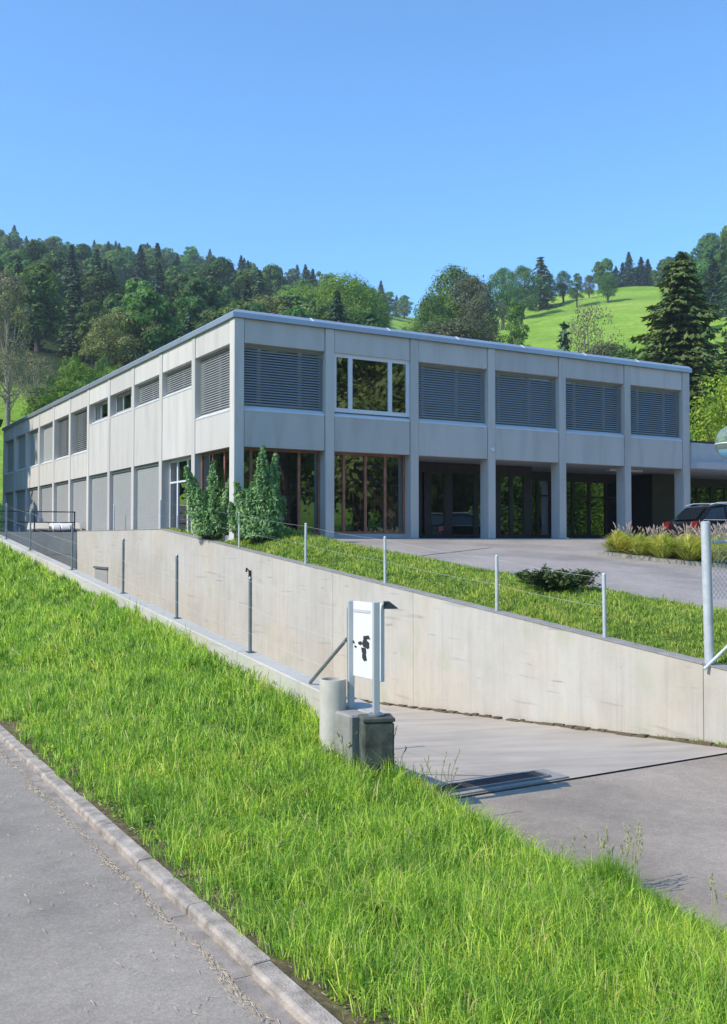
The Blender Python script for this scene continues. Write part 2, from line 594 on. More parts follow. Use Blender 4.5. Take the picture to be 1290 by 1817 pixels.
def terrain(x, y):
    r = math.hypot(x, y)
    phi = math.atan2(x, y)
    front = max(0.0, 1 - abs(math.degrees(phi)) / 45.0)
    front = min(1.0, front * 3)
    r0 = 74 - 8 * float(np.interp(math.degrees(phi), [-30, -15], [1, 0]))
    z0 = -2.7 + 3.0 * front
    Rr = ridge_r(phi)
    zr = ridge(phi) * Rr
    if r <= r0:
        u, v = UV(x, y)
        if -32 < u < 66.5 and -6.2 < v < 45.5:
            return -6.5
        return z0 - 0.1
    s = (r - r0) / (Rr - r0)
    if s < 1:
        k = 1.0
        z = z0 + (zr - z0) * (s ** k)
    else:
        z = max(-4.0, zr - 0.12 * (r - Rr))
    amp = min(1, (r - r0) / 60.0) * (1 if s < 0.95 else max(0.25, 1 - (s - 0.95) * 8))
    z += amp * 3.0 * mnoise.noise(Vector((x / 42, y / 42, 0.3)))
    z += amp * 0.8 * mnoise.noise(Vector((x / 11, y / 11, 1.7)))
    return z


def forest_w(x, y):
    """1 where the forest floor lies, 0 on meadow"""
    r = math.hypot(x, y)
    px = 645 + FPX * x / max(y, 1) if y > 0 else -9999
    if y <= 0: return 0.6
    if px < 684:
        lim = np.interp(px, [-200, 0, 200, 700], [135, 130, 118, 110])
        return 1.0 if r > lim else 0.0
    if px > 1185:
        return 1.0 if r > 265 else 0.0
    return 0.0


def build_terrain():
    rs = [0, 10, 20, 30, 40, 48, 54, 60, 66, 70, 74] + list(np.arange(78, 240, 4.5)) + list(np.arange(240, 520, 8)) + [540, 580, 650, 760, 900, 1200]
    ph = []
    a = -180.0
    while a < 180:
        ph.append(a)
        a += 0.6 if -32 < a < 32 else 3.0
    vs_, at_ = [], []
    for r in rs:
        for a in ph:
            x, y = r * math.sin(R(a)), r * math.cos(R(a))
            vs_.append((x, y, terrain(x, y)))
            at_.append(forest_w(x, y))
    n = len(ph)
    fl = []
    for i in range(len(rs) - 1):
        for j in range(n):
            k = (j + 1) % n
            fl += [i * n + j, i * n + k, (i + 1) * n + k, (i + 1) * n + j]
    t = NT('hillside_meadow')
    c = t.coord()
    fw = t.new('Attribute', attribute_name='forest').outputs['Fac']
    mead = t.ramp(t.noise(c, 0.04, 6, 0.65), [(0.3, (0.17, 0.30, 0.03)), (0.5, (0.26, 0.43, 0.05)), (0.7, (0.38, 0.50, 0.09))])
    fine = t.ramp(t.noise(c, 0.8, 6, 0.75), [(0.3, 0.6), (0.7, 1.2)])
    mead = t.mix(0.8, mead, fine, 'MULTIPLY')
    wv = t.ramp(t.noise(t.coord((0.05, 0.05, 2.2)), 1.0, 3), [(0.35, 0.86), (0.6, 1.05)])
    mead = t.mix(0.8, mead, wv, 'MULTIPLY')
    ff = t.ramp(t.noise(c, 0.25, 5), [(0.3, (0.02, 0.035, 0.012)), (0.7, (0.045, 0.07, 0.02))])
    t.bump(t.noise(c, 1.5, 5), 0.6, 0.4)
    m = t.set(t.mix(fw, mead, ff), 0.95, spec=0.1)
    me = np_mesh('hillside_ground', np.array(vs_), np.array(fl), [4] * (len(fl) // 4), m, attrs={'forest': at_}, smooth=True)
    o = link('ground', me)
    tag(o, 'bright green meadow and dark forest floor on the hills round the valley', 'ground', kind='structure')


build_terrain()

# ------------------------------------------------------------------ site levels
U0, V0 = 26.94, 11.39            # near corner of the building
NW0, NW1 = 5.30, 5.56            # near wall
FW0, FW1 = 10.98, 11.20          # far wall


def z_near(u): return 0.0888 * u - 2.641
def z_far(u): return min(0.30, 0.0897 * u - 2.594)
def z_plaza(u): return max(-2.80, -0.081 * (U0 - u))


def z_ramp(u):
    return -2.79 - 0.079 * max(0.0, u - 8.7) if u < 34 else -2.79 - 0.079 * 25.3


def z_edge(u):
    return float(np.interp(u, [-30, 4, 6.5, 7.6, 8.4, 9.2, 10.2, 12, 50], [-2.70, -2.70, -2.67, -2.60, -2.46, -2.30, z_near(10.2) - 0.36, z_near(12) - 0.24, z_near(50) - 0.16]))


def z_road(u): return -2.40 + 0.03 * max(0, u - 16)


def z_bank(u, v):
    f = min(1.0, max(0.0, (v - 2.36) / (5.3 - 2.36)))
    a, b = z_road(u) + 0.07, z_edge(u)
    g_ = f * (0.75 + 0.25 * f)
    z = a + (b - a) * g_
    z += 0.03 * math.sin(u * 1.7 + v) * math.sin(v * 2.3) * min(1, 4 * f) * (1 if f < 0.95 else 0.3)
    return z


def z_lawn(u, v):
    f = min(1.0, max(0.0, (v - FW1) / (13.75 - FW1)))
    a, b = z_far(u) - 0.03, z_plaza(u) + 0.0
    z = a + (b - a) * f + 0.10 * math.sin(PI * f)
    z += 0.34 * math.exp(-((u - 26.8) / 2.6) ** 2) * min(1, f * 3.5) * max(0.0, min(1, (1 - f) * 2.5))
    return z


def sheet(name, us, vs_, zf, mat, label, cat, kind='structure', smooth=True):
    pts = [W(u, v, zf(u, v)) for u in us for v in vs_]
    n = len(vs_)
    fl = []
    for i in range(len(us) - 1):
        for j in range(n - 1):
            fl += [i * n + j, i * n + j + 1, (i + 1) * n + j + 1, (i + 1) * n + j][::-1]
    me = np_mesh(name, np.array([tuple(p) for p in pts]), np.array(fl), [4] * (len(fl) // 4), mat, smooth=smooth)
    o = link(name, me)
    return tag(o, label, cat, kind=kind)


def lin(a, b, n): return [a + (b - a) * i / (n - 1) for i in range(n)]


sheet('road', lin(-32, 68, 60), lin(-6.4, 2.18, 12), lambda u, v: z_road(u), M['road'],
      'weathered grey asphalt road running up along the grass bank', 'road')
sheet('grass_bank', lin(-32, 68, 200), lin(2.34, 5.32, 14), z_bank, M['turf'],
      'sloping soil and turf of the bank between road and ramp', 'bank')
sheet('bank_foot', lin(-32, 8.75, 60), [5.30, 5.45, 5.6, 5.75], lambda u, v: z_edge(u) - max(0, v - 5.3) * 0.45, M['turf'],
      'foot of the grass bank against the forecourt asphalt', 'bank')
fc = sheet('forecourt', lin(-32, 8.66, 30), lin(5.2, 10.98, 8), lambda u, v: -2.80, M['forecourt'],
           'brownish grey asphalt of the lower forecourt before the ramp', 'pavement')
sheet('forecourt_far', lin(-32, -7.6, 8), lin(10.98, 46, 12), lambda u, v: -2.804, M['forecourt'],
      'lower forecourt asphalt continuing out to the right', 'pavement')
sheet('ramp', [8.70] + lin(9.4, 43.4, 40), lin(NW1 - 0.02, FW0 + 0.02, 6), lambda u, v: z_ramp(u), M['ramp'],
      'pale pinkish concrete ramp going down between two walls', 'ramp')
sheet('plaza', lin(-8, U0 + 4.6, 60), lin(13.9, 46, 30), lambda u, v: z_plaza(u) if u < U0 else 0.0, M['plaza'],
      'light grey asphalt forecourt sloping up to the building entrance', 'pavement')
sheet('upper_lawn', lin(-8, 27.3, 80), lin(FW1 - 0.02, 13.78, 12), z_lawn, M['turf'],
      'turf strip between retaining wall and upper asphalt', 'lawn')
sheet('lawn_strip', lin(27.2, 43.4, 20), [FW1 - 0.02, V0 + 0.05], lambda u, v: z_far(u) - 0.02, M['turf'],
      'narrow turf strip between wall top and long facade', 'lawn')
sheet('yard', lin(43.4, 68, 10), lin(NW1, V0 + 0.1, 5), lambda u, v: -0.70, M['forecourt'],
      'yard level behind the end wall of the ramp', 'yard')
for nm_, rows in (('ramp_joint', (8.655, 8.705)),):
    j = MB(); j.box(rows[0], rows[1], 5.3, 10.98, -2.9, -2.806)
    tag(j.build(nm_, M['dark']), 'black joint between forecourt asphalt and ramp slab', 'joint', kind='structure')
# thin laying seam across the plaza asphalt
sm = MB()
sa, sb = at(715, 990, 24.7), at(872, 972, 29.4)
sd_ = Vector((sb.y - sa.y, -(sb.x - sa.x), 0)).normalized() * 0.02
def zpl(p_): return z_plaza(UV(p_.x, p_.y)[0])
sm.hexa([Vector((p_.x, p_.y, zpl(p_) + h_)) for h_ in (0.003, 0.007) for p_ in (sa - sd_, sa + sd_, sb + sd_, sb - sd_)])
tag(sm.build('asphalt_seam', M['dark']), 'dark tar seam across the upper asphalt', 'seam', kind='structure')

# kerb stones by the road
kr = thing('road_kerb', 'worn pale concrete kerb between road and grass bank', 'kerb', tuple(W(0, 2.25, z_road(0))))
kr['kind'] = 'structure'
u = -3.0
while u < 26:
    b = MB()
    dz = rnd.uniform(-0.006, 0.006); dv = rnd.uniform(-0.006, 0.006)
    z0, z1 = z_road(u) - 0.08, z_road(u) + 0.075 + dz
    a0, a1 = u + 0.003, u + 0.997
    prof = [(2.222 + dv, z0), (2.222 + dv, z1 - 0.022), (2.236 + dv, z1 - 0.004), (2.345 + dv, z1), (2.345 + dv, z0)]
    b.prism([W(a0, v, z) for v, z in prof], 0, W(a1, 0) - W(a0, 0) + Vector((0, 0, z_road(u + 1) - z_road(u))))
    b.build('kerb_stone', M['kerb'], kr, bevel=0.006)
    b = MB(); b.hexa([W(p_, q_, z_road(p_) + z_) for z_ in (-0.1, 0.012) for p_, q_ in ((a0, 2.125 + dv), (a0, 2.232), (a1, 2.232), (a1, 2.125 + dv))])
    b.build('gutter_stone', M['gutter'], kr)
    u += 1.0
ek = thing('lawn_edging', 'flat grey concrete edging between upper lawn and asphalt', 'kerb', tuple(W(10, 13.8, z_plaza(10))))
ek['kind'] = 'structure'
u = -4.0
while u < 26.9:
    b = MB()
    u1 = min(u + 0.99, 26.9)
    q = [(u, 13.76), (u, 13.93), (u1, 13.93), (u1, 13.76)]
    b.hexa([W(a, c, z_plaza(a) - 0.1) for a, c in q] + [W(a, c, z_plaza(a) + 0.03) for a, c in q])
    b.build('edging_stone', M['kerb2'], ek)
    u += 1.0

# ------------------------------------------------------------------ retaining walls
nw = thing('ramp_wall', 'low concrete wall with flat cap between grass bank and ramp', 'wall', tuple(W(9, 5.4, -2.6)))
cuts = [8.85, 12.4, 16.5, 21.2, 26.0, 31.0, 37.0, 43.4, 52, 60]
for a, c in zip(cuts[:-1], cuts[1:]):
    b = MB()
    a2 = a + 0.012; c2 = c - 0.0
    q = [(a2, NW0), (a2, NW1), (c2, NW1), (c2, NW0)]
    b.hexa([W(p, s, -5.4) for p, s in q] + [W(p, s, z_near(p)) for p, s in q])
    b.build('wall_segment', M['wall'], nw, bevel=0.012)
fw = thing('retaining_wall', 'tall pale concrete retaining wall along the far side of the ramp', 'wall', tuple(W(12, 11.1, -3)))
cuts = [-4, 2.6, 9.4, 16.7, 20.1, 26.6, 32.26, 37.9, 43.4]
for a, c in zip(cuts[:-1], cuts[1:]):
    b = MB()
    a2 = a + 0.008; c2 = c
    q = [(a2, FW0), (a2, FW1), (c2, FW1), (c2, FW0)]
    b.hexa([W(p, s, -5.4) for p, s in q] + [W(p, s, z_far(p)) for p, s in q])
    b.build('wall_segment', M['wall'], fw, bevel=0.006)
    b = MB()                                     # coping drip, a hair proud of the face
    q = [(a2, FW0 - 0.012), (a2, FW1 + 0.004), (c2, FW1 + 0.004), (c2, FW0 - 0.012)]
    b.hexa([W(p, s, z_far(p) + 0.002) for p, s in q] + [W(p, s, z_far(p) + 0.022) for p, s in q])
    b.build('coping', M['kerb2'], fw)
ew = thing('ramp_end_wall', 'shaded concrete wall closing the low end of the ramp', 'wall', tuple(W(43.5, 8, -5)))
b = MB(); b.box(43.42, 43.66, NW1 + 0.002, FW0 + 0.1, -5.6, 0.27)
b.build('wall_face', M['wall'], ew)
b = MB(); b.box(43.37, 43.42, 6.6, 9.9, -4.9, -2.5)
b.build('garage_door', M['shutter'], ew)
# grey flap in the far wall
fl_ = thing('wall_hatch', 'small grey metal hatch set in the sunny ramp wall', 'hatch', tuple(W(39, FW0, -1.6)))
uu0, uu1 = (22201 / (380 + 192) - 5.56) / 0.8621, (22201 / (380 + 170) - 5.56) / 0.8621
b = MB(); b.box(uu0, uu1, FW0 - 0.03, FW0 - 0.002, -2.3, -1.22); b.build('panel', M['shutter'], fl_)
b = MB(); b.box(uu0 - 0.05, uu1 + 0.05, FW0 - 0.09, FW0 - 0.002, -1.22, -1.14); b.build('hood', M['greyp'], fl_)
# dark fixture on the far wall
p = W((22201 / (380 + 445) - 5.56) / 0.8621, FW0)
Yf = p.y
zf0 = (HZ - 1016) / FPX * Yf
fx = thing('wall_bracket', 'small rusty dark bracket fixed near the top of the ramp wall', 'bracket', (p.x, p.y, zf0 - 0.1))
uf = (22201 / (380 + 445) - 5.56) / 0.8621
b = MB(); b.box(uf - 0.05, uf + 0.05, FW0 - 0.05, FW0 - 0.002, zf0 - 0.13, zf0 + 0.06); b.build('plate', M['dark'], fx)
b = MB(); b.tube(W(uf, FW0 - 0.04, zf0 + 0.04), W(uf - 0.02, FW0 - 0.14, zf0 + 0.13), 0.018); b.tube(W(uf - 0.02, FW0 - 0.14, zf0 + 0.13), W(uf - 0.02, FW0 - 0.14, zf0 + 0.02), 0.02, 0.03)
b.build('hook', M['dark'], fx)

# drain grate
dg = thing('drain_grate', 'dark steel drain grate at the top edge of the ramp', 'drain', tuple(W(8.95, 7, -2.79)))
b = MB(); b.box(8.72, 9.16, 5.7, 7.9, -2.9, -2.772); b.build('channel_slab', M['kerb2'], dg)
gz = -2.77
b = MB(); b.box(8.80, 8.83, 6.1, 7.7, gz - 0.002, gz + 0.022); b.box(9.06, 9.09, 6.1, 7.7, gz - 0.002, gz + 0.022)
b.box(8.83, 9.06, 6.1, 6.13, gz - 0.002, gz + 0.022); b.box(8.83, 9.06, 7.67, 7.7, gz - 0.002, gz + 0.022); b.build('grate_frame', M['greyp'], dg)
b = MB(); b.box(8.83, 9.06, 6.13, 7.67, gz - 0.001, gz + 0.004); b.build('pit_shade_sheet', M['blackf'], dg)  # thin black sheet, paints the shade of a hollow under the bars
b = MB()
for i in range(37): b.box(8.83, 9.06, 6.14 + i * 0.0415, 6.16 + i * 0.0415, gz + 0.005, gz + 0.018)
o = b.build('bars', M['dark'], dg); o['kind'] = 'stuff'

# ------------------------------------------------------------------ wire fences on the walls
def fence(name, label, c_, us, zf, hh, mat, r, cables=(0.97, 0.62, 0.27), hs=None):
    t = thing(name, label, 'fence', tuple(W(us[0], c_, zf(us[0]))))
    tops = []
    for i, u in enumerate(us):
        h = hh if hs is None else hs[i]
        z = zf(u)
        lean = rnd.uniform(-0.012, 0.012)
        b = MB()
        b.tube(W(u, c_, z - 0.02), W(u + lean, c_, z + h), r, r, 10)
        b.tube(W(u + lean, c_, z + h), W(u + lean, c_, z + h + 0.025), r * 1.15, r * 0.6, 10)
        o = b.build('post', mat, t, smooth=True)
        b = MB()
        b.box(u - 0.05, u + 0.05, c_ - 0.05, c_ + 0.05, z + 0.002, z + 0.014)
        b.build('base_plate', M['greyp'], t)
    for k in cables:
        b = MB()
        pts = []
        for i in range(len(us) - 1):
            for s_ in (0, 0.25, 0.5, 0.75):
                u = us[i] + (us[i + 1] - us[i]) * s_
                sag = 0.03 * 4 * s_ * (1 - s_)
                pts.append(W(u, c_ - r, zf(u) * 1.0 + hh * k - sag))
        pts.append(W(us[-1], c_ - r, zf(us[-1]) + hh * k))
        b.path(pts, [0.0019] * len(pts), 5)
        b.build('cable', M['zinc'], t)
    return t


def u_near(x): return (6.17 * FPX / (x + 380) * 1.0 - 2.69) / 0.8621
nu = [u_near(x) for x in (602, 429, 301, 207, 118, 45, 3)] + [32.5, 36]
nearf = fence('ramp_fence', 'wire fence of grey steel posts along the low wall above the ramp', (NW0 + NW1) / 2 + 0.02, nu, z_near, 1.0, M['greyp'], 0.024)
b = MB(); b.tube(W(nu[0] + 0.05, 5.45, z_near(nu[0]) + 0.66), W(nu[0] + 0.78, 5.36, z_near(nu[0] + 0.8) + 0.01), 0.02, 0.02, 8)
b.build('strut', M['greyp'], nearf, smooth=True)
def u_far(x): return (22201 / (x + 380) - 5.56) / 0.8621
fu = [u_far(x) for x in (1062, 872, 675, 535, 418, 339)]
farf = fence('retaining_wall_fence', 'wire fence of slim galvanised posts on top of the tall retaining wall', (FW0 + FW1) / 2, fu + [u_far(279), u_far(197)], z_far, 1.0, M['zinc'], 0.032, cables=(0.95, 0.5))

# big corner post with chain link
BP = W(u_far(1250), 11.08)
cl = thing('chain_link_fence', 'chain link fence with thick galvanised end post at the right edge', 'fence', (BP.x, BP.y, -1.8))
b = MB(); b.tube((BP.x - 0.02, BP.y, -1.86), (BP.x - 0.06, BP.y, 0.22), 0.066, 0.066, 18)
b.tube((BP.x - 0.06, BP.y, 0.22), (BP.x - 0.06, BP.y, 0.235), 0.068, 0.045, 18); b.build('end_post', M['zinc'], cl, smooth=True)
b = MB(); b.tube(BP + Vector((-0.14, -0.12, -1.80)), BP + Vector((0.75, 0.02, -1.02)), 0.026, 0.026, 10); b.build('strut', M['zinc'], cl, smooth=True)
e = Vector((DR.x, DR.y, 0))
b = MB(); b.tube(BP + Vector((0.05, 0, -0.05)), BP + e * 2.2 + Vector((0, 0, -0.05)), 0.022, 0.022, 10); b.build('rail', M['zinc'], cl, smooth=True)
b = MB()
step = 0.085
H0, H1, Lx = -0.85, 0.2, 2.2
k = -int((H1 - H0) / step) - 1
while k * step < Lx:
    for sg in (1, -1):
        x0 = k * step if sg == 1 else k * step
        p0, p1 = (x0, H0), (x0 + (H1 - H0), H1)
        t0 = max(0, -x0) ; t1 = min(H1 - H0, Lx - x0)
        if t1 > t0:
            if sg == 1: A_, B_ = (x0 + t0, H0 + t0), (x0 + t1, H0 + t1)
            else: A_, B_ = (x0 + t0, H1 - t0), (x0 + t1, H1 - t1)
            b.tube(BP + e * (A_[0] + 0.06) + Vector((0, 0, A_[1])), BP + e * (B_[0] + 0.06) + Vector((0, 0, B_[1])), 0.0032, 0.0032, 4, caps=False)
    k += 1
o = b.build('wire_mesh', M['zinc'], cl); o['kind'] = 'stuff'

# railing on the end wall
rl = thing('end_wall_railing', 'dark steel railing standing on the shaded end wall of the ramp', 'railing', tuple(W(43.5, 9, 0.27)))
va, vb = 6.3, 10.9
for v in (vb, (va + vb) / 2 + 0.6, va):
    b = MB(); b.box(43.5, 43.55, v - 0.025, v + 0.025, 0.272, 1.12); b.build('post', M['dark'], rl)
for z in (1.12, 0.66):
    b = MB(); b.box(43.495, 43.555, va - 0.03, vb + 0.03, z, z + 0.045); b.build('rail', M['dark'], rl)

# waste containers behind the end wall
def container(v, u, w, lid, label, rounded):
    c = W(u, v)
    t = thing('waste_container', label, 'waste container', (c.x, c.y, -0.7), 'waste containers behind the ramp end wall')
    b = MB()
    q0 = [(u - 0.42, v - w * 0.44), (u - 0.42, v + w * 0.44), (u + 0.42, v + w * 0.44), (u + 0.42, v - w * 0.44)]
    q1 = [(u - 0.5, v - w * 0.5), (u - 0.5, v + w * 0.5), (u + 0.5, v + w * 0.5), (u + 0.5, v - w * 0.5)]
    b.hexa([W(a, c2, -0.58) for a, c2 in q0] + [W(a, c2, 0.36) for a, c2 in q1]); b.build('body', M['bingrey'], t, bevel=0.03)
    b = MB()
    n = 10
    prof = []
    for i in range(n + 1):
        a = PI * i / n
        if rounded: prof.append((u - 0.54 * math.cos(a), 0.38 + 0.30 * math.sin(a)))
    if not rounded:
        prof = [(u - 0.54, 0.37), (u - 0.54, 0.43), (u - 0.30, 0.66), (u + 0.3, 0.70), (u + 0.54, 0.43), (u + 0.54, 0.37)]
    b.prism([W(a, v - w * 0.52, z) for a, z in prof], 0, W(0, w * 1.04) )
    b.build('lid', lid, t, bevel=0.02)
    for su in (-0.33, 0.33):
        for sv in (-0.36, 0.36):
            b = MB(); b.tube(W(u + su, v + sv * w - 0.03, -0.64), W(u + su, v + sv * w + 0.03, -0.64), 0.06, 0.06, 12)
            b.build('wheel', M['tyre'], t)
    b = MB(); b.tube(W(u - 0.57, v - w * 0.4, 0.3), W(u - 0.57, v + w * 0.4, 0.3), 0.018); b.build('handle', M['dark'], t)


container(9.56, 44.5, 0.70, M['cream'], 'dark waste container with cream pitched lid, leftmost behind the ramp end wall', False)
container(10.22, 44.4, 0.30, M['white'], 'narrow waste container with white domed lid next to the cream one', True)
container(10.62, 44.4, 0.38, M['white'], 'narrow waste container with white domed lid, second from the right', True)
container(11.08, 44.5, 0.42, M['cream'], 'waste container with cream lid, rightmost, close to the facade', False)

# ------------------------------------------------------------------ the building
bd = thing('office_building', 'two storey flat roofed grey concrete building with blinds and open ground floor porch', 'building', tuple(W(U0, V0, 0)))
TEND = 19.44
cen = [3.23, 6.40, 9.585, 12.81, 16.06]
CW = 0.31
LC = [3.42 + 3.24 * k for k in range(10)]
LEND = 35.9
Z_SP, Z_SILL, Z_HEAD, Z_TOP = 2.73, 3.97, 5.84, 6.56


def bx(name, u0, u1, v0, v1, z0, z1, mat, parent=None, bevel=0.0):
    b = MB(); b.box(u0, u1, v0, v1, z0, z1)
    return b.build(name, mat, parent or bd, bevel=bevel)


# columns, front
bx('column', U0, U0 + 0.36, V0, V0 + 0.32, -0.3, Z_TOP, M['facade'], bevel=0.012)
for c in cen:
    bx('column', U0, U0 + 0.48, V0 + c - CW / 2, V0 + c + CW / 2, -0.3, Z_TOP, M['facade'], bevel=0.012)
bx('column', U0, U0 + 0.48, V0 + TEND - 0.38, V0 + TEND, -0.3, Z_TOP, M['facade'], bevel=0.012)
# columns, left
for c in LC:
    bx('column', U0 + c - 0.15, U0 + c + 0.15, V0 + 0.001, V0 + 0.30, -0.7, Z_TOP, M['facade'], bevel=0.012)
bx('column', U0 + LEND - 0.3, U0 + LEND, V0 + 0.001, V0 + 0.34, -0.7, Z_TOP, M['facade'], bevel=0.012)

front = [(0.32, cen[0] - CW / 2)] + [(cen[i] + CW / 2, cen[i + 1] - CW / 2) for i in range(4)] + [(cen[4] + CW / 2, TEND - 0.38)]
left = [(0.36, LC[0] - 0.15)] + [(LC[i] + 0.15, LC[i + 1] - 0.15) for i in range(9)] + [(LC[9] + 0.15, LEND - 0.3)]
G = 0.022


def fbox(b, face, a0, a1, d0, d1, z0, z1, mi=0):
    """a along the facade, d depth into the building"""
    if face == 'F': b.box(U0 + d0, U0 + d1, V0 + a0, V0 + a1, z0, z1, mi)
    else: b.box(U0 + a0, U0 + a1, V0 + d0, V0 + d1, z0, z1, mi)


def fp(face, a, d, z):
    return W(U0 + d, V0 + a, z) if face == 'F' else W(U0 + a, V0 + d, z)


def panel(face, a0, a1, z0, z1, sill=False, dep=0.035):
    b = MB()
    a0 += G; a1 -= G
    if sill:
        prof = [(dep, z0), (dep, z1 - 0.13), (0.22, z1), (0.22, z0)]
    else:
        prof = [(dep, z0), (dep, z1), (0.22, z1), (0.22, z0)]
    ext = fp(face, a1, 0, 0) - fp(face, a0, 0, 0)
    b.prism([fp(face, a0, d, z) for d, z in prof], 0, ext)
    b.build('facade_panel', M['facade'], bd, bevel=0.006)
    if sill:
        b = MB()
        prof = [(dep - 0.014, z1 - 0.155), (dep - 0.014, z1 - 0.122), (0.222, z1 + 0.012), (0.222, z1 + 0.002)]
        b.prism([fp(face, a0, d, z) for d, z in prof], 0, ext)
        b.build('window_sill', M['clip'] if face == 'L' else M['whitef'], bd)  # sunny facade gets the brighter white, sun glare put into the sill colour


def blind(face, a0, a1, z0, z1, parent, pitch=0.07, closed=0.62, d=0.215, mat=None):
    b = MB()
    n = int((z1 - z0 - 0.1) / pitch)
    for i in range(n):
        z = z0 + 0.05 + i * pitch
        h = pitch * closed
        ext = fp(face, a1 - 0.02, 0, 0) - fp(face, a0 + 0.02, 0, 0)
        b.prism([fp(face, a0 + 0.02, d - 0.030, z), fp(face, a0 + 0.02, d - 0.012, z + h * 0.6), fp(face, a0 + 0.02, d + 0.012, z + h), fp(face, a0 + 0.02, d + 0.008, z + h - 0.004),
                 fp(face, a0 + 0.02, d - 0.016, z + h * 0.55), fp(face, a0 + 0.02, d - 0.033, z - 0.003)], 0, ext)
    o = b.build('blind_slats', mat or M['slat'], parent)
    o['kind'] = 'stuff'
    b = MB()
    fbox(b, face, a0 + 0.01, a1 - 0.01, d - 0.03, d + 0.03, z1 - 0.07, z1 - 0.005)
    b.build('blind_headbox', mat or M['slat'], parent)


def window(face, a0, a1, z0, z1, mull=(0.28, 0.75), fm=None, glass=None, blinds=None, d=0.27, transom=None, low=False, fw_=0.07, label=None):
    c = fp(face, (a0 + a1) / 2, d, z0)
    w = MB()
    fm = fm or M['whitef']
    fbox(w, face, a0, a1, d, d + 0.07, z0, z0 + fw_); fbox(w, face, a0, a1, d, d + 0.07, z1 - fw_, z1)
    fbox(w, face, a0, a0 + fw_, d, d + 0.07, z0 + fw_, z1 - fw_); fbox(w, face, a1 - fw_, a1, d, d + 0.07, z0 + fw_, z1 - fw_)
    o = w.build('window', fm, bd)
    if label: o['label'] = label
    xs = [a0 + (a1 - a0) * m for m in mull]
    for x in xs:
        b = MB(); fbox(b, face, x - fw_ * 0.6, x + fw_ * 0.6, d - 0.004, d + 0.066, z0 + fw_, z1 - fw_)
        b.build('mullion', fm, o)
    ed = [a0 + fw_] + [q for x in xs for q in (x - fw_ * 0.6, x + fw_ * 0.6)] + [a1 - fw_]
    for i in range(0, len(ed), 2):
        zz = [z0 + fw_, z1 - fw_]
        if transom:
            b = MB(); fbox(b, face, ed[i], ed[i + 1], d - 0.002, d + 0.06, transom - 0.03, transom + 0.03); b.build('transom', fm, o)
            zz = [z0 + fw_, transom - 0.03, transom + 0.03, z1 - fw_]
        for k in range(0, len(zz), 2):
            b = MB()
            fbox(b, face, ed[i], ed[i + 1], d + 0.03, d + 0.042, zz[k], zz[k + 1])
            b.build('pane', glass or M['glass'], o)
    if blinds:
        blind(face, a0, a1, z0, z1, o, **blinds)
    return o


# front, upper storey
for i, (a0, a1) in enumerate(front):
    panel('F', a0, a1, Z_HEAD, Z_TOP)
    panel('F', a0, a1, Z_SP, Z_SILL, sill=True)
    if i == 1:
        window('F', a0, a1, Z_SILL + 0.01, Z_HEAD, mull=(0.22, 0.74), d=0.10, fw_=0.125, label='white framed window without blinds reflecting trees')
    else:
        window('F', a0, a1, Z_SILL + 0.01, Z_HEAD, mull=((0.22, 0.72) if i in (0, 4, 5) else (0.12, 0.6)), blinds=dict(pitch=0.08, closed=0.82 if i not in (0, 4, 5) else 0.74), fw_=0.11, fm=M['shutter'])
# front, ground floor glazing
window('F', front[0][0], front[0][1], 0.10, Z_SP, mull=(0.14, 0.44, 0.73), fm=M['wood'], d=0.36, fw_=0.075, label='red brown timber glazing behind the corner shrub')
window('F', front[1][0], front[1][1], 0.14, Z_SP, mull=(0.19, 0.47, 0.73), fm=M['wood'], d=0.36, fw_=0.075, label='red brown timber glazing with a black sign inside')
for a0, a1 in front[:2]:
    b = MB(); fbox(b, 'F', a0, a1, 0.34, 0.5, -0.2, 0.10 if a0 < 1 else 0.14); b.build('plinth', M['soffit'], bd)
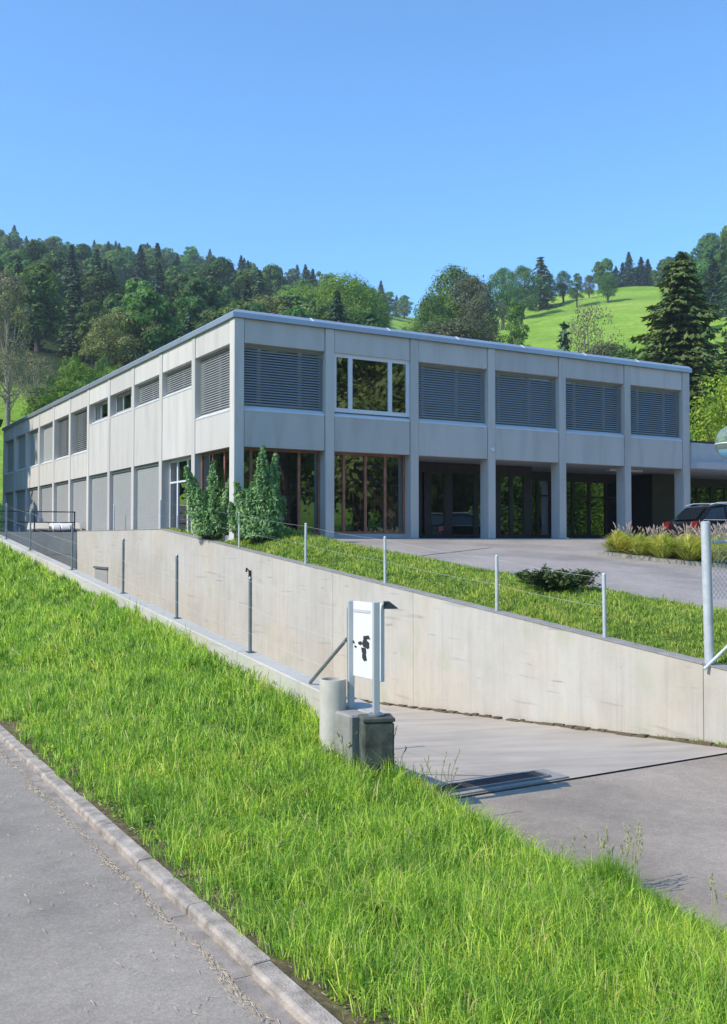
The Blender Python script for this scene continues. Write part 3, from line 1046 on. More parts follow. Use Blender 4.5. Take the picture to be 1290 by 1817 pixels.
# left facade
for i, (a0, a1) in enumerate(left):
    panel('L', a0, a1, Z_HEAD, Z_TOP, dep=0.02)
    if 1 <= i <= 4:
        zs = 5.08
    else:
        zs = Z_SILL
    panel('L', a0, a1, Z_SP, zs, sill=True, dep=0.02)
    if i in (0, 1, 2):
        window('L', a0, a1, zs + 0.01, Z_HEAD, blinds=dict(pitch=0.075, closed=0.8), mull=(0.5,))
    elif i in (3, 4):
        window('L', a0, a1, zs + 0.01, Z_HEAD, mull=(0.3, 0.66), fm=M['shutter'])
        b = MB()
        for q_ in range(9):
            c0 = a0 + 0.15 + q_ * 0.27
            if q_ not in (3, 4): fbox(b, 'L', c0, c0 + 0.2, 0.42 + 0.02 * (q_ % 2), 0.44 + 0.02 * (q_ % 2), zs + 0.05, Z_HEAD - 0.05)
        b.build('curtain', M['interior'], bd)
    elif i in (5, 6):
        window('L', a0, a1, zs + 0.01, Z_HEAD, mull=(0.5,), blinds=dict(pitch=0.09, closed=0.45), fm=M['greyp'])
    else:
        o = window('L', a0, a1, zs + 0.01, Z_HEAD, mull=(0.5,), fm=M['shutter'])
        b = MB(); fbox(b, 'L', a0 + 0.01, a1 - 0.01, 0.22, 0.235, zs + 0.02, Z_HEAD - 0.02); b.build('screen_blind', M['shutter'], o)
    if i == 0:
        window('L', a0, a1, 0.10, Z_SP, mull=(0.33, 0.66), fm=M['wood'], d=0.24)
    elif i == 1:
        window('L', a0, a1, 0.10, Z_SP, mull=(0.38, 0.72), fm=M['whitef'], d=0.3, transom=1.95, fw_=0.09, label='white framed glass door with fanlight')
    else:
        b = MB()
        n = 34
        zb = -0.7 if i > 4 else 0.1
        n = int((2.62 - zb) / 0.078)
        for k in range(n):
            z = zb + 0.078 * k
            fbox(b, 'L', a0 + 0.02, a1 - 0.02, 0.16, 0.178, z + 0.003, z + 0.072)
        fbox(b, 'L', a0 + 0.02, a1 - 0.02, 0.17, 0.19, zb, Z_SP)
        o = b.build('roller_shutter', M['shutter'], bd)
        b = MB(); fbox(b, 'L', a0, a1, 0.10, 0.30, Z_SP - 0.10, Z_SP - 0.002); b.build('shutter_box', M['greyp'], bd)
    b = MB(); fbox(b, 'L', a0, a1, 0.05, 0.5, -0.7, 0.09); b.build('plinth', M['soffit'], bd)

# inner shell
bx('floor_slab', U0 + 4.7, U0 + 35.8, V0 + 0.45, V0 + 40, -0.7, -0.01, M['floor'])
bx('upper_slab', U0 + 0.24, U0 + 35.7, V0 + 0.24, V0 + 19.25, 2.74, 3.1, M['soffit'])
bx('roof_slab', U0 + 0.24, U0 + 35.7, V0 + 0.24, V0 + 19.25, 6.2, 6.66, M['soffit'])
bx('rear_wall', U0 + 35.6, U0 + 35.85, V0 + 0.36, V0 + 19.44, -0.7, Z_TOP, M['facade'])
bx('side_wall', U0 + 0.5, U0 + 35.6, V0 + 19.2, V0 + 19.42, 2.735, Z_TOP, M['facade'])
bx('side_wall', U0 + 7.7, U0 + 35.6, V0 + 19.2, V0 + 19.42, -0.5, 2.73, M['facade'])
bx('inner_wall', U0 + 5.0, U0 + 5.12, V0 + 0.45, V0 + 6.5, 0, 2.73, M['interior'])
bx('inner_wall', U0 + 7.5, U0 + 7.62, V0 + 6.5, V0 + 19.2, 0, 2.73, M['interior'])
bx('inner_wall', U0 + 3.5, U0 + 3.62, V0 + 0.5, V0 + 19.2, 3.1, 6.2, M['interior'])
bx('inner_wall', U0 + 5.2, U0 + 35.5, V0 + 4.0, V0 + 4.12, -0.01, 2.73, M['interior'])
bx('inner_wall', U0 + 3.7, U0 + 35.5, V0 + 3.0, V0 + 3.12, 3.1, 6.2, M['interior'])
# porch
bx('porch_side_wall', U0 + 0.5, U0 + 7.4, V0 + cen[1] - 0.05, V0 + cen[1] + 0.12, 0, 2.73, M['blackf'])
bx('porch_side_wall', U0 + 2.8, U0 + 4.1, V0 + 20.3, V0 + 22.4, 0, 2.73, M['blackf'])
bx('porch_partition', U0 + 2.2, U0 + 4.05, V0 + 12.9, V0 + 13.2, 0, 2.73, M['blackf'])


def glazing(a0, a1, d, muls, z0=0.02, z1=2.66, tr=2.05, fwid=0.09, lab=None):
    w = MB()
    fbox(w, 'F', a0, a1, d, d + 0.08, z0, z0 + 0.12); fbox(w, 'F', a0, a1, d, d + 0.08, 2.36, z1 + 0.07)
    o = w.build('porch_glazing', M['blackf'], bd)
    if lab: o['label'] = lab
    pr = a0
    for m, wd in muls:
        b = MB(); fbox(b, 'F', m - wd / 2, m + wd / 2, d - 0.01, d + 0.09, z0 + 0.12, 2.36); b.build('mullion', M['blackf'], o)
        if m - wd / 2 - pr > 0.1:
            if tr:
                b = MB(); fbox(b, 'F', pr, m - wd / 2, d, d + 0.07, tr - 0.03, tr + 0.03); b.build('transom', M['blackf'], o)
                zz = (z0 + 0.12, tr - 0.03, tr + 0.03, 2.36)
            else: zz = (z0 + 0.12, 2.36)
            for k in range(0, len(zz), 2):
                b = MB(); fbox(b, 'F', pr, m - wd / 2, d + 0.035, d + 0.047, zz[k], zz[k + 1]); b.build('pane', M['door_glass'], o)
        pr = m + wd / 2


glazing(6.52, 12.9, 2.2, [(6.75, 0.3), (7.05, 0.12), (7.95, 0.4), (8.4, 0.3), (9.3, 0.35), (10.55, 0.2), (10.95, 0.12), (11.55, 0.3), (12.2, 0.16), (12.85, 0.1)], tr=None,
        lab='black framed entrance doors at the back of the porch')
glazing(13.2, 39.6, 4.2, [(13.3 + 0.95 * k, 0.13) for k in range(28)], tr=1.75, z1=2.72, lab='long black framed glazing at the back of the deeper porch bays')
b = MB(); b.box(U0 + 1.5, U0 + 1.75, V0 + 16.6, V0 + 18.4, 2.66, 2.738); b.build('ceiling_lamp_housing', M['white'], bd)
# roof edge
def cap_run(face, a0, a1, name='roof_edge'):
    b = MB()
    prof = [(-0.07, Z_TOP + 0.0), (-0.07, Z_TOP + 0.15), (0.10, Z_TOP + 0.27), (0.4, Z_TOP + 0.26), (0.4, Z_TOP + 0.02)]
    if face == 'F':
        lo = [fp('F', d if True else 0, d, z) for d, z in prof]
        A_ = [fp('F', d, d, z) for d, z in prof]
        B_ = [fp('F', a1, d, z) for d, z in prof]
    else:
        A_ = [fp('L', d, d, z) for d, z in prof]
        B_ = [fp('L', a1, d, z) for d, z in prof]
    n = len(prof)
    fs = [tuple(range(n)), tuple(range(n, 2 * n))] + [(i, (i + 1) % n, n + (i + 1) % n, n + i) for i in range(n)]
    b.add(A_ + B_, fs)
    b.build(name, M['cap'], bd)


cap_run('F', 0, TEND + 0.07)
cap_run('L', 0, LEND + 0.07)
for t_ in (2.6, 5.4, 8.15, 10.98, 13.9, 16.6):
    b = MB()
    prof = [(-0.078, Z_TOP + 0.148), (0.10, Z_TOP + 0.276), (0.3, Z_TOP + 0.268), (0.3, Z_TOP + 0.272), (0.098, Z_TOP + 0.285), (-0.082, Z_TOP + 0.155)]
    b.prism([fp('F', t_ - 0.03, d, z) for d, z in prof], 0, W(0, 0.06))
    b.build('cap_joint_cover', M['clip'], bd)
# little round lamp on column 3
b = MB(); c = W(U0 - 0.04, V0 + cen[2], 3.05)
b.tube(W(U0 - 0.06, V0 + cen[2], 3.06), W(U0 + 0.001, V0 + cen[2], 3.06), 0.07, 0.08, 14); b.build('wall_lamp', M['white'], bd)

# things inside the ground floor rooms
c = W(U0 + 0.67, V0 + 2.4)
t = thing('display_board', 'pale beige board standing inside the timber framed corner window', 'board', (c.x, c.y, 0.0))
b = MB(); b.box(U0 + 0.63, U0 + 0.67, V0 + 2.05, V0 + 2.95, 0.75, 1.35); b.build('board_panel', M['cream'], t)
for v in (2.15, 2.85):
    b = MB(); b.box(U0 + 0.67, U0 + 0.71, V0 + v - 0.02, V0 + v + 0.02, 0.0, 1.35); b.build('leg', M['dark'], t)
c = W(U0 + 0.6, V0 + 5.4, 1.8)
t = thing('interior_sign', 'long black sign with faint pale lettering hanging behind the second ground floor window', 'sign', tuple(c))
b = MB(); b.box(U0 + 0.47, U0 + 0.50, V0 + 4.75, V0 + 6.12, 1.87, 2.08); b.build('sign_board', M['ink'], t)
b = MB()
xx = 4.83
for wd in (0.05, 0.04, 0.05, 0.05, 0.03, 0.05, 0, 0.05, 0.04, 0.05, 0.03, 0.05, 0.05, 0.04, 0.05, 0.05):
    if wd: b.box(U0 + 0.463, U0 + 0.469, V0 + xx, V0 + xx + wd, 1.95, 2.01)
    xx += 0.072
b.build('lettering', M['greyprint'], t)
b = MB(); b.box(U0 + 0.50, U0 + 0.55, V0 + 4.75, V0 + 6.12, 1.7, 1.78); b.build('hanging_rail', M['interior'], t)

# low wing to the right
lw = thing('low_wing', 'single storey wing with pale flat canopy right of the main building', 'building', tuple(W(U0, V0 + 20, 0)))
M['canopy'] = plain('canopy_plaster', (0.56, 0.56, 0.57), 0.7, var=0.05)
def lb(name, u0, u1, v0, v1, z0, z1, m, bevel=0): b = MB(); b.box(u0, u1, v0, v1, z0, z1); return b.build(name, m, lw, bevel=bevel)
lb('canopy', U0 - 0.3, U0 + 14, V0 + 19.46, V0 + 40, 2.75, 3.02, M['canopy'])
lb('canopy_fascia', U0 - 0.1, U0 + 13.8, V0 + 19.46, V0 + 40, 3.02, 3.78, M['canopy'])
lb('canopy_roof_edge', U0 + 1.0, U0 + 13.5, V0 + 19.46, V0 + 40, 3.78, 4.02, M['dark'])
lb('wing_parapet', U0 + 4.0, U0 + 4.15, V0 + 22.0, V0 + 39.8, -0.1, 0.9, M['wood'])
lb('inner_wall', U0 + 7, U0 + 7.1, V0 + 19.5, V0 + 39.8, 0.0, 2.3, M['interior'])

# ------------------------------------------------------------------ bollard, gate terminal, wall end block
bp = at(591, 1330, 10.6)
bo = thing('concrete_bollard', 'round concrete bollard standing in the grass at the end of the low wall', 'bollard', (bp.x, bp.y, -2.35))
b = MB(); b.lathe((bp.x, bp.y, 0), [(0.144, -2.6), (0.144, -1.525), (0.138, -1.510), (0.122, -1.510), (0.120, -1.55)], 32)
b.build('pipe', M['bollard'], bo, smooth=True)
b = MB(); b.lathe((bp.x, bp.y, 0), [(0.121, -1.60), (0.121, -1.545), (0.02, -1.54)], 24); b.build('filling', M['block'], bo)
blk = MB(); blk.box(8.84, 9.36, 5.04, 5.29, -2.8, -1.83)
tag(blk.build('end_block', M['kerb2'], origin=tuple(W(9, 5.2, -2.6)), bevel=0.02), 'pale concrete block at the foot of the low wall behind the bollard', 'concrete block')
# pedestal
pp = at(668, 1300, 10.1)
ped = thing('pedestal', 'mossy dark concrete pedestal carrying the white terminal post', 'pedestal', (pp.x, pp.y, -2.5))
b = MB()
pc = Vector((pp.x, pp.y, 0))
def pbox(b, cx, cy, w, d, z0, z1, ang, mi=0):
    ca, sa = math.cos(ang), math.sin(ang)
    q = [(-w / 2, -d / 2), (w / 2, -d / 2), (w / 2, d / 2), (-w / 2, d / 2)]
    pts = [(cx + a * ca - c * sa, cy + a * sa + c * ca) for a, c in q]
    b.hexa([(x, y, z0) for x, y in pts] + [(x, y, z1) for x, y in pts], mi)


pbox(b, pp.x, pp.y, 0.32, 0.27, -2.8, -1.86, R(10)); b.build('block', M['block'], ped, bevel=0.02)
b = MB(); pbox(b, pp.x, pp.y, 0.335, 0.285, -1.858, -1.815, R(10)); b.build('cap_plate', M['block'], ped, bevel=0.008)
# terminal with two white posts and a panel
sgn = thing('access_terminal', 'white two post sign panel with dark emblem beside the ramp', 'sign', (pp.x - 0.1, pp.y + 0.1, -1.81))
ztop = (HZ - 1068) / FPX * 10.1
b = MB(); pbox(b, pp.x - 0.005, pp.y, 0.066, 0.066, -1.815, ztop, R(12)); b.build('post', M['postgrey'], sgn, bevel=0.006)
b = MB(); b.lathe((pp.x - 0.005, pp.y, 0), [(0.085, -1.814), (0.085, -1.795), (0.05, -1.78)], 16); b.build('post_foot', M['greyp'], sgn)
lp = at(623, 1250, 10.65)
zt2 = (HZ - 1066) / FPX * 10.6
b = MB(); pbox(b, lp.x, lp.y, 0.066, 0.066, -1.87, zt2, R(12)); b.build('post', M['postgrey'], sgn, bevel=0.006)
pa = Vector((lp.x, lp.y + 0.045, 0)); pb = Vector((pp.x + 0.06, pp.y + 0.075, 0))
ang = math.atan2(pb.y - pa.y, pb.x - pa.x)
mid = (pa + pb) / 2
ln = (pb - pa).length + 0.04
zb_ = (HZ - 1203) / FPX * 10.4
b = MB(); pbox(b, mid.x, mid.y, ln, 0.035, zb_, zt2 - 0.002, ang); b.build('panel', M['white'], sgn, bevel=0.004)
nrm = Vector((math.sin(ang), -math.cos(ang), 0))
tdir = Vector((math.cos(ang), math.sin(ang), 0))
def on_panel(px, py):
    # point on the panel's front face seen at a photo pixel
    d = Vector(((px - 645) / FPX, 1, (HZ - py) / FPX))
    p0 = mid + nrm * 0.0195
    t_ = p0.dot(nrm) / d.dot(nrm)
    return d * t_


def splat(b, poly, th=0.004):
    pts = [on_panel(x, y) for x, y in poly]
    b.prism(pts, 0, nrm * th)


b = MB()
splat(b, [(628, 1080), (657, 1083), (657, 1088), (628, 1085)])
b.build('printed_line', M['greyprint'], sgn)
b = MB()
for poly in ([(645, 1128), (654, 1127), (657, 1134), (652, 1133), (649, 1137), (645, 1136)],
             [(644, 1136), (650, 1135), (655, 1140), (655, 1147), (650, 1149), (645, 1147), (643, 1142)],
             [(636, 1138), (641, 1137), (643, 1141), (640, 1144), (636, 1142)],
             [(641, 1148), (649, 1149), (650, 1158), (648, 1160), (643, 1158)],
             [(643, 1159), (649, 1159), (651, 1171), (646, 1172), (643, 1166)],
             [(625, 1134), (628, 1136), (630, 1141), (627, 1140)],
             [(630, 1144), (633, 1146), (632, 1149), (629, 1147)],
             [(651, 1149), (655, 1147), (655, 1149), (652, 1151)]):
    splat(b, poly)
b.build('emblem', M['ink'], sgn)
b = MB()
q0 = Vector((pp.x + 0.075, pp.y + 0.05, 0))
b.hexa([q0 + Vector((0, 0, ztop - 0.075)), q0 + Vector((0.15, 0.02, ztop - 0.075)), q0 + Vector((0.15, 0.2, ztop - 0.075)), q0 + Vector((0, 0.2, ztop - 0.075)),
        q0 + Vector((0, 0, ztop - 0.006)), q0 + Vector((0.06, 0.02, ztop - 0.006)), q0 + Vector((0.06, 0.2, ztop - 0.006)), q0 + Vector((0, 0.2, ztop - 0.006))])
b.build('hood', M['dark'], sgn)

# ------------------------------------------------------------------ grass
def hidden_cull(P, m=0.5):
    return (np.abs(P[:, 0]) < (P[:, 1] * m + 1.0)) & (P[:, 1] > 1.5)


_ph = rng.uniform(0, 6.28, 24)
def lownoise(x, y):
    s = np.zeros_like(x)
    for i, f in enumerate((0.7, 1.3, 2.1, 3.7, 6.1)):
        s += np.sin(x * f + _ph[i] + 1.7 * np.sin(y * f * 0.6 + _ph[i + 5])) * np.cos(y * f * 0.9 + _ph[i + 10]) / (1 + 0.4 * i)
    return s / 2.2


def blades(name, P, h, w, tint, mat, lean=0.35, parent=None, la=None):
    n = len(P)
    az = rng.uniform(0, 2 * PI, n)
    if la is None: la = rng.uniform(0, 2 * PI, n)
    dx, dy = np.cos(az), np.sin(az)
    lx, ly = np.cos(la), np.sin(la)
    le = (np.abs(rng.normal(0, lean, n)) + 0.08) * h
    V = np.zeros((n, 5, 3), dtype=np.float32)
    V[:, 0] = P; V[:, 1] = P
    V[:, 0, 0] -= dx * w / 2; V[:, 0, 1] -= dy * w / 2
    V[:, 1, 0] += dx * w / 2; V[:, 1, 1] += dy * w / 2
    mid_ = P.copy(); mid_[:, 0] += lx * le * 0.35; mid_[:, 1] += ly * le * 0.35; mid_[:, 2] += h * 0.58
    V[:, 2] = mid_; V[:, 3] = mid_
    V[:, 2, 0] += dx * w * 0.4; V[:, 2, 1] += dy * w * 0.4
    V[:, 3, 0] -= dx * w * 0.4; V[:, 3, 1] -= dy * w * 0.4
    tip = P.copy(); tip[:, 0] += lx * le * 1.15; tip[:, 1] += ly * le * 1.15; tip[:, 2] += h * np.clip(1.0 - 0.35 * le / h, 0.5, 1)
    V[:, 4] = tip
    base = np.arange(n)[:, None] * 5
    F = np.concatenate([base + np.array([[0, 1, 2, 3]]), base + np.array([[3, 2, 4]])], axis=1).ravel()
    cnt = np.tile([4, 3], n)
    me = np_mesh(name, V.reshape(-1, 3), F, cnt, mat, attrs={'tint': np.repeat(tint, 5)})
    o = link(name, me, parent)
    return o


def grow(name, u0, u1, v0, v1, zf, dens, mat, hmul, label, dry=0.055, cut=None):
    A = (u1 - u0) * (v1 - v0)
    n = int(A * dens)
    u = rng.uniform(u0, u1, n); v = rng.uniform(v0, v1, n)
    X = u * DL.x + v * DR.x; Y = u * DL.y + v * DR.y
    d = np.hypot(X, Y)
    keep = rng.uniform(0, 1, n) < np.clip((7.0 / np.maximum(d, 1)) ** 1.15, 0.0, 1)
    if cut is not None: keep &= cut(u, v)
    keep &= hidden_cull(np.stack([X, Y], 1))
    u, v, X, Y, d = u[keep], v[keep], X[keep], Y[keep], d[keep]
    nb = 9
    m_ = len(u)
    sel = rng.uniform(0, 1, m_) < 1.0 / nb
    cu, cv, ch_ = u[sel], v[sel], np.clip(rng.normal(1.0, 0.33, sel.sum()), 0.4, 2.0)
    ct = rng.normal(0, 0.23, sel.sum())  # random tint per clump, spread widened to paint highlights and shadows
    k_ = np.repeat(np.arange(len(cu)), nb)
    au = rng.uniform(0, 2 * PI, len(k_)); ar = np.abs(rng.normal(0, 0.032, len(k_)))
    u = cu[k_] + np.cos(au) * ar; v = np.clip(cv[k_] + np.sin(au) * ar, v0, v1)
    X = u * DL.x + v * DR.x; Y = u * DL.y + v * DR.y
    d = np.hypot(X, Y)
    lax = (np.cos(au) * DL.x + np.sin(au) * DR.x); lay = (np.cos(au) * DL.y + np.sin(au) * DR.y)
    la0 = np.arctan2(lay, lax) + rng.normal(0, 0.7, len(k_))
    Z = np.array([zf(a, c) for a, c in zip(u, v)]) - 0.01
    P = np.stack([X, Y, Z], 1)
    nz = lownoise(X * 1.0, Y * 1.0)
    n2 = lownoise(X * 3.1 + 5, Y * 3.1)
    h = hmul * (0.13 + 0.065 * nz + 0.045 * n2) * rng.uniform(0.4, 1.5, len(X))
    h = np.clip(h * ch_[k_], 0.03, 0.40)
    w = np.maximum(0.0048, d * 0.00078) * rng.uniform(0.6, 1.6, len(X))
    tint = np.clip(0.42 + 0.16 * nz + 0.10 * n2 + ct[k_] + rng.normal(0, 0.2, len(X)), 0, 0.88)
    br_ = rng.uniform(0, 1, len(X)) < 0.14
    tint[br_] = 0.88
    tint[rng.uniform(0, 1, len(X)) < dry] = 1.0
    o = blades(name, P.astype(np.float32), h, w, tint, mat, 0.42, la=la0)
    tag(o, label, 'grass', kind='stuff')
    return len(X)


def bank_cut(u, v):
    # thinner and shorter towards the kerb, bare patches of soil there
    f = (v - 2.36)
    p = np.clip(0.12 + f * 2.4 + 0.35 * lownoise(u * 2.2, v * 2.2 + 3), 0.03, 1)
    p = p * np.clip(0.8 + 0.55 * lownoise(u * 3.3, v * 3.9), 0.2, 1)
    return rng.uniform(0, 1, len(u)) < p


n1 = grow('bank_grass', -1.5, 33, 2.33, 5.33, z_bank, 7600, M['grass'], 1.0, 'long bright green grass on the bank between road and ramp', cut=bank_cut)
# long bent blades standing out of the near bank
nk = 15000
uk = rng.uniform(-1, 12, nk); vk = 2.6 + 2.75 * rng.uniform(0, 1, nk) ** 0.8
ck = lownoise(uk * 1.9 + 2, vk * 2.3) > rng.normal(0.1, 0.3, nk)
uk, vk = uk[ck], vk[ck]
Xk = uk * DL.x + vk * DR.x; Yk = uk * DL.y + vk * DR.y
kk = hidden_cull(np.stack([Xk, Yk], 1)); uk, vk, Xk, Yk = uk[kk], vk[kk], Xk[kk], Yk[kk]
Pk = np.stack([Xk, Yk, [z_bank(a, c) for a, c in zip(uk, vk)]], 1).astype(np.float32)
ok_ = blades('long_grass', Pk, rng.uniform(0.17, 0.34, len(Pk)), np.maximum(0.007, Yk * 0.001) * rng.uniform(0.7, 1.4, len(Pk)), np.clip(rng.normal(0.62, 0.25, len(Pk)), 0, 1), M['grass'], 0.75)
tag(ok_, 'long bent single blades standing out of the bank grass', 'grass', kind='stuff')
# dense taller clump at the forecourt edge
for nm_, (px_, py_, Yd_, sp2, nn, hh2) in {'a': (1105, 1560, 7.75, 0.17, 1500, 0.42), 'b': (1180, 1590, 7.4, 0.14, 700, 0.3), 'c': (985, 1480, 8.6, 0.12, 500, 0.24)}.items():
    q_ = at(px_, py_, Yd_)
    xs_ = q_.x + rng.normal(0, sp2, nn); ys_ = q_.y + rng.normal(0, sp2, nn)
    us_ = xs_ * DL.x + ys_ * DL.y; vs2 = np.minimum(xs_ * DR.x + ys_ * DR.y, 5.55)
    xs_ = us_ * DL.x + vs2 * DR.x; ys_ = us_ * DL.y + vs2 * DR.y
    zs_ = np.array([z_bank(a, c) if c < 5.3 else z_edge(a) - (c - 5.3) * 0.45 for a, c in zip(us_, vs2)])
    rr_ = np.hypot(xs_ - q_.x, ys_ - q_.y) / sp2
    o_ = blades('tall_grass_clump', np.stack([xs_, ys_, zs_], 1).astype(np.float32), hh2 * rng.uniform(0.5, 1.1, nn) * np.clip(1.15 - 0.3 * rr_, 0.4, 1.2), np.full(nn, 0.0075), np.clip(rng.normal(0.35, 0.22, nn), 0, 1), M['grass'], 0.35)
    tag(o_, 'clump of taller darker grass at the edge of the forecourt asphalt', 'grass', kind='stuff')
# low broad weeds and clover between the blades
nw_ = 42000
uw = rng.uniform(-1, 14, nw_); vw = 2.4 + 3.1 * rng.uniform(0, 1, nw_) ** 1.2
kw = (lownoise(uw * 2.7 + 9, vw * 3.1) > rng.normal(0.25, 0.25, nw_))
uw, vw = uw[kw], vw[kw]
Pw = np.stack([uw * DL.x + vw * DR.x, uw * DL.y + vw * DR.y, np.array([z_bank(a, c) for a, c in zip(uw, vw)])], 1)
kw = hidden_cull(Pw); Pw = Pw[kw]; vw = vw[kw]
Pw[:, 2] += rng.uniform(0.02, 0.15, len(Pw)) * np.clip((vw - 2.3) * 2, 0.15, 1)
Nw = rng.normal(0, 0.4, (len(Pw), 3)) + np.array([-0.2, -0.1, 1.0]); Nw /= np.linalg.norm(Nw, axis=1, keepdims=True)
Aw = rng.normal(0, 1, (len(Pw), 3)); Aw -= (Aw * Nw).sum(1, keepdims=True) * Nw; Aw /= np.linalg.norm(Aw, axis=1, keepdims=True)
Bw = np.cross(Nw, Aw); Sw = rng.uniform(0.008, 0.02, len(Pw))[:, None]
Vw = np.stack([Pw - Aw * Sw, Pw + Bw * Sw * 0.7, Pw + Aw * Sw, Pw - Bw * Sw * 0.7], 1).reshape(-1, 3)
mw = np_mesh('weeds', Vw, np.arange(len(Vw)), [4] * len(Pw), M['grass'], attrs={'tint': np.repeat(np.clip(rng.normal(0.22, 0.2, len(Pw)), 0, 0.85), 4)})
tag(link('low_weeds', mw), 'low clover and broad leaved weeds among the bank grass', 'weeds', kind='stuff')
n1b = grow('bank_edge_grass', -1.5, 8.7, 5.25, 5.68, lambda u, v: z_edge(u) - max(0, v - 5.3) * 0.45, 7600, M['grass'], 1.05, 'long grass hanging over the edge of the forecourt asphalt')
n2 = grow('lawn_grass', 6, 27.0, FW1, 13.78, z_lawn, 6500, M['lawn'], 0.52, 'shorter sunlit grass on the strip above the retaining wall', dry=0.08)
n3 = grow('strip_grass', 26.9, 33, FW1, FW1 + 0.22, lambda u, v: z_far(u) - 0.02, 6500, M['lawn'], 0.6, 'grass in the narrow strip between wall top and long facade')
print('blades', n1, n1b, n2, n3)

# ------------------------------------------------------------------ plants and trees
def leaf_quads(P, N, size, tint, elong=1.0, up=None):
    """one quad per leaf; returns verts, faces"""
    n = len(P)
    a = rng.normal(0, 1, (n, 3))
    if up is not None: a = up + 0.4 * a
    a -= (a * N).sum(1, keepdims=True) * N
    a /= np.linalg.norm(a, axis=1, keepdims=True) + 1e-9
    b_ = np.cross(N, a)
    s = (size * rng.uniform(0.6, 1.35, n))[:, None]
    V = np.stack([P - a * s * elong, P + b_ * s * 0.55, P + a * s * elong, P - b_ * s * 0.55], 1)
    return V.reshape(-1, 3), np.repeat(tint, 4)


def unit(n):
    d = rng.normal(0, 1, (n, 3))
    return d / np.linalg.norm(d, axis=1, keepdims=True)


def crown_mesh(name, Vs, Ts, mat):
    V = np.concatenate(Vs); T = np.concatenate(Ts)
    nq = len(V) // 4
    return np_mesh(name, V, np.arange(nq * 4), [4] * nq, mat, attrs={'tint': T})


def broadleaf(h, w, mat, nl=26, nleaf=3200, leaf=0.35, trunk_h=0.22, seed=1, sparse=0.0, bark=None, shape=1.0, base=None):
    """returns (crown mesh, trunk mesh) with origin at the foot"""
    global rng
    rng = np.random.default_rng(seed)
    r2 = random.Random(seed)
    zc0 = h * trunk_h if base is None else base
    ch = h - zc0
    lobes = []
    for i in range(nl):
        t = (i + 0.5) / nl
        ph = i * 2.39996 + r2.uniform(-0.4, 0.4)
        zz = t
        prof = math.sin(PI * (0.10 + 0.86 * zz ** shape)) ** 0.75
        rad = (w / 2) * prof * r2.uniform(0.45, 0.86)
        lr = (w / 2) * r2.uniform(0.26, 0.42) * (1.0 - 0.3 * zz)
        zpos = zc0 + ch * (0.08 + 0.84 * zz)
        zpos = min(zpos, h - lr * 0.75)
        lobes.append((Vector((math.cos(ph) * rad, math.sin(ph) * rad, zpos)), lr))
    for i in range(max(2, nl // 5)):
        lobes.append((Vector((r2.uniform(-.2, .2) * w / 2, r2.uniform(-.2, .2) * w / 2, zc0 + ch * r2.uniform(0.3, 0.85))), w / 2 * 0.45))
    tot = sum(l * l for _, l in lobes)
    Vs, Ts = [], []
    for c, lr in lobes:
        n = max(8, int(nleaf * lr * lr / tot))
        # sub clumps on the lobe
        nc = max(5, int(9 * (1 - sparse)))
        cd = unit(nc)
        cd[:, 2] = np.abs(cd[:, 2]) * 0.9 + cd[:, 2] * 0.1
        pick = rng.integers(0, nc, n)
        d = cd[pick] * 0.8 + unit(n) * 0.62
        d /= np.linalg.norm(d, axis=1, keepdims=True)
        rr = lr * rng.uniform(0.62, 1.08, n)[:, None]
        P = np.array(c)[None] + d * rr * np.array([1, 1, 0.8])
        N = d + unit(n) * 0.55
        N[:, 2] += 0.25
        N /= np.linalg.norm(N, axis=1, keepdims=True)
        tl = r2.uniform(-0.15, 0.2)
        T = np.clip(0.45 + tl + rng.normal(0, 0.22, n), 0, 1)
        v_, t_ = leaf_quads(P, N, np.full(n, leaf), T)
        Vs.append(v_); Ts.append(t_)
    cm = crown_mesh('crown', Vs, Ts, mat)
    b = MB()
    tr = w * 0.035 + 0.05
    pts = [Vector((0, 0, -0.6)), Vector((r2.uniform(-.1, .1), r2.uniform(-.1, .1), zc0 * 0.7)), Vector((r2.uniform(-.3, .3), r2.uniform(-.3, .3), zc0 + ch * 0.45))]
    b.path(pts, [tr * 1.25, tr, tr * 0.55], 7)
    for c, lr in lobes[::2]:
        s_ = pts[1].lerp(pts[2], r2.uniform(0, 0.8))
        m_ = s_.lerp(c, 0.5) + Vector((0, 0, -0.05 * h))
        b.path([s_, m_, c], [tr * 0.4, tr * 0.25, tr * 0.08], 5)
    me = bpy.data.meshes.new('trunk')
    me.from_pydata([tuple(p) for p in b.v], [], b.f)
    me.materials.append(bark or M['bark'])
    return cm, me


